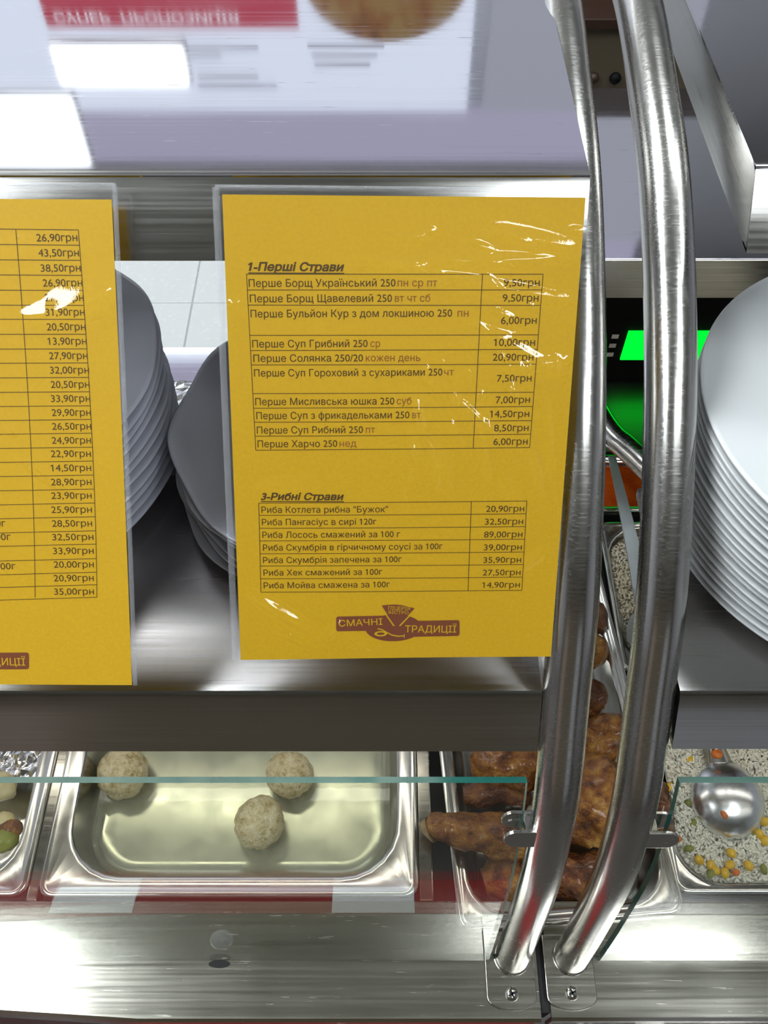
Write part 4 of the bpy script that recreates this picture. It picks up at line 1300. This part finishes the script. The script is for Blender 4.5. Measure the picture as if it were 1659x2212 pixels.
# bits of vegetable lying in the rice
def kernel(bm_r, sq, mat, name, x, y, z, lab, cat, group, seed):
    o = blob(name, bm_r, sq, 0.12, 1.8, seed, mat, 2)
    c = on_z(x, y, z)
    o.location = c
    o.rotation_euler = (random.uniform(-.4, .4), random.uniform(-.4, .4), random.uniform(0, 6))
    tag(o, lab, cat, group)
    return o
RZ = PZ + 0.001
def where(x, y):
    if y < 1660: return 'between the shelf lip and the pane edge'
    if x < 1480: return 'left of the ladle'
    if y > 1830: return 'at the front rim of the pan'
    return 'right beside the ladle bowl' if x > 1600 else 'left beside the ladle bowl'
for i, (x, y) in enumerate([(1510, 1858), (1580, 1843), (1577, 1868), (1545, 1880), (1566, 1886), (1446, 1700), (1652, 1775), (1640, 1802), (1652, 1816), (1490, 1641), (1535, 1868), (1617, 1870)]):
    kernel(0.0052, (1.15, 0.95, 0.7), M['corn'], 'corn_kernel', x, y, RZ - 0.004 if y > 1830 else RZ, 'yellow corn kernel in the rice ' + where(x, y), 'corn kernel', 'corn kernels in the rice', i)
for i, (x, y) in enumerate([(1464, 1812), (1590, 1885), (1440, 1735)]):
    kernel(0.0042, (1.1, 0.9, 0.8), M['carrot'], 'carrot_bit', x, y, RZ - 0.002, ['small carrot bit in the rice, left of the ladle near the clamp', 'small carrot bit at the front rim of the rice pan', 'small carrot bit in the rice beside the right tube'][i], 'carrot bit', 'carrot bits in the rice', i + 40)
for i, (x, y) in enumerate([(1488, 1833), (1535, 1888), (1490, 1735), (1497, 1779), (1628, 1798), (1622, 1640), (1505, 1632), (1650, 1878)]):
    kernel(0.0046, (1.3, 0.8, 0.7), M['pea'], 'bean_bit', x, y, RZ - 0.003, 'small olive green bean piece in the rice ' + where(x, y), 'bean piece', 'bean pieces in the rice', i + 60)

# ladle: bowl turned over, handle running back under the shelf
lc = on_z(1570, 1724, RZ + 0.001)
ld = thing('ladle', 'steel serving ladle lying bowl-up in the vegetable rice', 'ladle', lc)
V, F = [], []
rings, seg = 14, 40
for i in range(rings + 1):
    a = math.pi / 2 * i / rings
    for k in range(seg):
        b = 2 * math.pi * k / seg
        V.append((0.042 * math.sin(a) * math.cos(b), 0.044 * math.sin(a) * math.sin(b), 0.030 * math.cos(a) - 0.006))
n0 = len(V)
for i in range(rings + 1):
    a = math.pi / 2 * i / rings
    for k in range(seg):
        b = 2 * math.pi * k / seg
        V.append((0.0405 * math.sin(a) * math.cos(b), 0.0425 * math.sin(a) * math.sin(b), 0.0285 * math.cos(a) - 0.006))
for i in range(rings):
    for k in range(seg):
        k2 = (k + 1) % seg
        F.append((i * seg + k, (i + 1) * seg + k, (i + 1) * seg + k2, i * seg + k2))
        F.append((n0 + i * seg + k, n0 + i * seg + k2, n0 + (i + 1) * seg + k2, n0 + (i + 1) * seg + k))
for k in range(seg):
    k2 = (k + 1) % seg
    F.append((rings * seg + k, n0 + rings * seg + k, n0 + rings * seg + k2, rings * seg + k2))
mesh_obj('bowl', V, F, M['ladle_steel'], ld, True)
hp = [Vector((-0.002, 0.034, 0.004)), Vector((-0.006, 0.055, 0.016)), Vector((-0.006, 0.085, 0.026)), Vector((0.0, 0.15, 0.045)), Vector((0.01, 0.24, 0.075))]
HP = catmull(hp, 6)
V, F = [], []
for i, p in enumerate(HP):
    w = 0.017 - 0.010 * min(i / 10, 1)
    for sx, sz in ((-w, 0.0), (-w * .4, 0.0045), (w * .4, 0.0045), (w, 0.0), (0, -0.002)):
        V.append((p.x + sx, p.y, p.z + sz))
for i in range(len(HP) - 1):
    for k in range(5):
        F.append((i * 5 + k, i * 5 + (k + 1) % 5, i * 5 + 5 + (k + 1) % 5, i * 5 + 5 + k))
F.append((4, 3, 2, 1, 0)); e = (len(HP) - 1) * 5; F.append((e, e + 1, e + 2, e + 3, e + 4))
mesh_obj('handle', V, F, M['pan_steel'], ld, True)
o = kernel(0.0062, (1.1, 0.8, 0.4), M['carrot'], 'carrot_bit', 1565, 1756, lc.z + 0.0165, 'orange carrot bit stuck on the ladle bowl', 'carrot bit', None, 77)
o = kernel(0.0066, (1.0, 0.85, 0.5), M['carrot'], 'carrot_bit', 1549, 1629, lc.z + 0.026, 'orange carrot cube on the ladle neck under the shelf', 'carrot bit', None, 78)

# sauce, spoon handle, foil, dumplings
L = rrect(0.09 - 0.0145, 0.05 - 0.0145, 0.02)
sc_ = mesh_obj('sauce', [(x + 0.345, y + 0.742, PZ - 0.008) for x, y in L], [tuple(range(len(L)))], M['sauce'])
tag(sc_, 'glossy red tomato sauce between the tubes', 'sauce', kind='stuff')
p0 = on_z(1322, 985, U(-0.945)); p1 = on_z(1396, 1290, U(-0.945))
sp = thing('spoon', 'flat grey spoon handle lying across the plain rice pan', 'spoon', p1)
d = (p0 - p1); d.z = 0
V, F = [], []
nseg = 12
for i in range(nseg + 1):
    t_ = i / nseg
    w = 0.011 - 0.006 * t_
    side = Vector((d.y, -d.x, 0)).normalized() * w
    c = d * t_ + Vector((0, 0, -0.012 * (1 - t_) ** 3))
    V += [c - side, c + side, c + side - Vector((0, 0, 0.003)), c - side - Vector((0, 0, 0.003))]
for i in range(nseg):
    for k in range(4):
        F.append((4 * i + k, 4 * i + (k + 1) % 4, 4 * i + 4 + (k + 1) % 4, 4 * i + 4 + k))
F += [(3, 2, 1, 0), tuple(4 * nseg + k for k in range(4))]
mesh_obj('handle', V, F, M['spoon_grey'], sp)
bm = bmesh.new()
bmesh.ops.create_uvsphere(bm, u_segments=24, v_segments=12, radius=0.03)
for v in bm.verts: v.co = Vector((v.co.x + 0.008, v.co.y * 1.3 - 0.036, -0.034 - abs(v.co.z) * 0.25 if v.co.z < 0 else -0.032 - v.co.z * 0.2))
bm_obj('bowl', bm, M['spoon_grey'], sp, True)
def crumple(name, x0, x1, y0, y1, z, amp, mat, lab, cat, n=44, seed=0.0, bow=0.0):
    V, F = [], []
    for j in range(n + 1):
        for i in range(n + 1):
            x = x0 + (x1 - x0) * i / n; y = y0 + (y1 - y0) * j / n
            q = Vector((x * 34 + seed, y * 34, seed))
            h = abs(noise.noise(q)) + 0.6 * abs(noise.noise(q * 2.3)) + 0.3 * abs(noise.noise(q * 5))
            V.append((x, y, z + amp * h + bow * math.sin(math.pi * i / n)))
    for j in range(n):
        for i in range(n):
            a = j * (n + 1) + i
            F.append((a, a + 1, a + n + 2, a + n + 1))
    o = mesh_obj(name, V, F, mat)
    md = o.modifiers.new('thickness', 'SOLIDIFY'); md.thickness = 0.0003
    tag(o, lab, cat)
    return o
crumple('foil_sheet', -0.452, -0.060, 0.675, 0.928, PZ + 0.0035, 0.010, M['foil'], 'crumpled shiny wrap over the pan behind the plate stacks', 'foil', 60, 2.0)
crumple('foil_sheet', -0.553, -0.4025, 0.335, 0.56, PZ - 0.047, 0.022, M['foil'], 'crumpled foil lining the pan at the left edge', 'foil', 40, 5.0)
for i, (x, y, r, mt) in enumerate([(-8, 1700, 0.020, 'dumpling'), (8, 1772, 0.011, 'dumpling'), (6, 1815, 0.015, 'pea'), (22, 1790, 0.012, 'chicken')]):
    c = on_z(x, y, PZ - 0.03)
    o = blob('dumpling' if mt == 'dumpling' else ('bean_bit' if mt == 'pea' else 'fried_bite'), r, (1.2, 0.9, 0.7), 0.14, 2.2, i + 9, M[mt], 3)
    o.location = c
    tag(o, ['largest pale dumpling at the left edge of the photo', 'small pale dumpling beside the left pan rim', 'olive green piece beside the left pan rim',
            'brown fried piece beside the left pan rim'][i], 'food')

# ------------------------------------------------------------------ behind the right counter: rear shelf, display, bent tube, cabinet
RSZ = U(-0.609)
rs = thing('rear_shelf', 'rear steel shelf seen between and right of the tubes', 'shelf', (0.55, 0.757, RSZ))
box('top_plate', -0.45, 0.5, 0.0, 0.336, -0.003, 0, M['shelf_steel'], rs, 0.001)
box('front_lip', -0.45, 0.5, -0.002, 0.0, -0.052, 0, M['lip_steel'], rs, 0.0007)
for x in (-0.43, 0.46):
    box('post', x, x + 0.03, 0.29, 0.32, DECK + 0.0 - RSZ if False else -RSZ, -0.003, M['lip_steel'], rs)
DY = 0.936
dp = thing('price_display', 'black weighing display with a glowing green screen under the rear shelf', 'display', (0.42, DY, DECK))
box('housing', -0.20, 0.16, 0.0, 0.09, 0.0, 0.30, M['black'], dp, 0.003)
a, b_ = on_y(1352, 714, DY), on_y(1527, 775, DY)
a2 = on_y(1339, 775, DY)
sx0 = a2.x - 0.42
box('screen', sx0, b_.x - 0.42 + 0.006, -0.0025, 0.0, a2.z - DECK, a.z - DECK, M['green'], dp)
for k in range(3):
    box('key', sx0 - 0.022, sx0 - 0.012, -0.0015, 0.0, a2.z - DECK + 0.006 + 0.018 * k, a2.z - DECK + 0.014 + 0.018 * k, M['lip_steel'], dp)
pts = [Vector((0.20, 0.93, DECK + 0.10)), Vector((0.262, 0.875, DECK + 0.088)), at_depth(1311, 926, 1.175), at_depth(1352, 966, 1.155), at_depth(1390, 1002, 1.14), at_depth(1432, 1044, 1.12), at_depth(1478, 1086, 1.07), Vector((0.395, 0.50, U(-0.76))), Vector((0.40, 0.412, U(-0.64))), Vector((0.40, 0.404, MSR - 0.0025))]
bt = sweep('bent_tube', catmull([Vector((0.18, 0.96, DECK + 0.0005)), Vector((0.182, 0.96, DECK + 0.06))] + pts, 7), 0.0165, M['tube_steel'], None, 32)
tag(bt, 'bent steel tube behind the arches, lit green by the display', 'steel tube')

cb = thing('back_cabinet', 'dark wooden cabinet far behind between the tube tops', 'cabinet', (0.9, 1.62, 0))
zc = on_y(1290, 52, 1.62).z
box('front_panel', -0.55, 0.7, 0, 0.02, 0.0, zc - 0.0, M['panel'], cb)
box('body', -0.55, 0.7, 0.02, 0.5, 0.0, zc, M['wood'], cb)
box('worktop', -0.57, 0.72, -0.02, 0.5, zc, zc + 0.018, M['wood'], cb, 0.002)
box('hutch', -0.55, 0.7, 0.12, 0.5, zc + 0.018, zc + 0.6, M['wood'], cb)
for x, m in ((1283, 'wood'), (1331, 'black')):
    p = on_y(x, 176, 1.60)
    bm = bmesh.new()
    bmesh.ops.create_uvsphere(bm, u_segments=16, v_segments=10, radius=0.011)
    for v in bm.verts: v.co = Vector((v.co.x + p.x - 0.9, v.co.y * 0.9 - 0.009, v.co.z + p.z))
    bm_obj('knob', bm, M[m], cb, True)
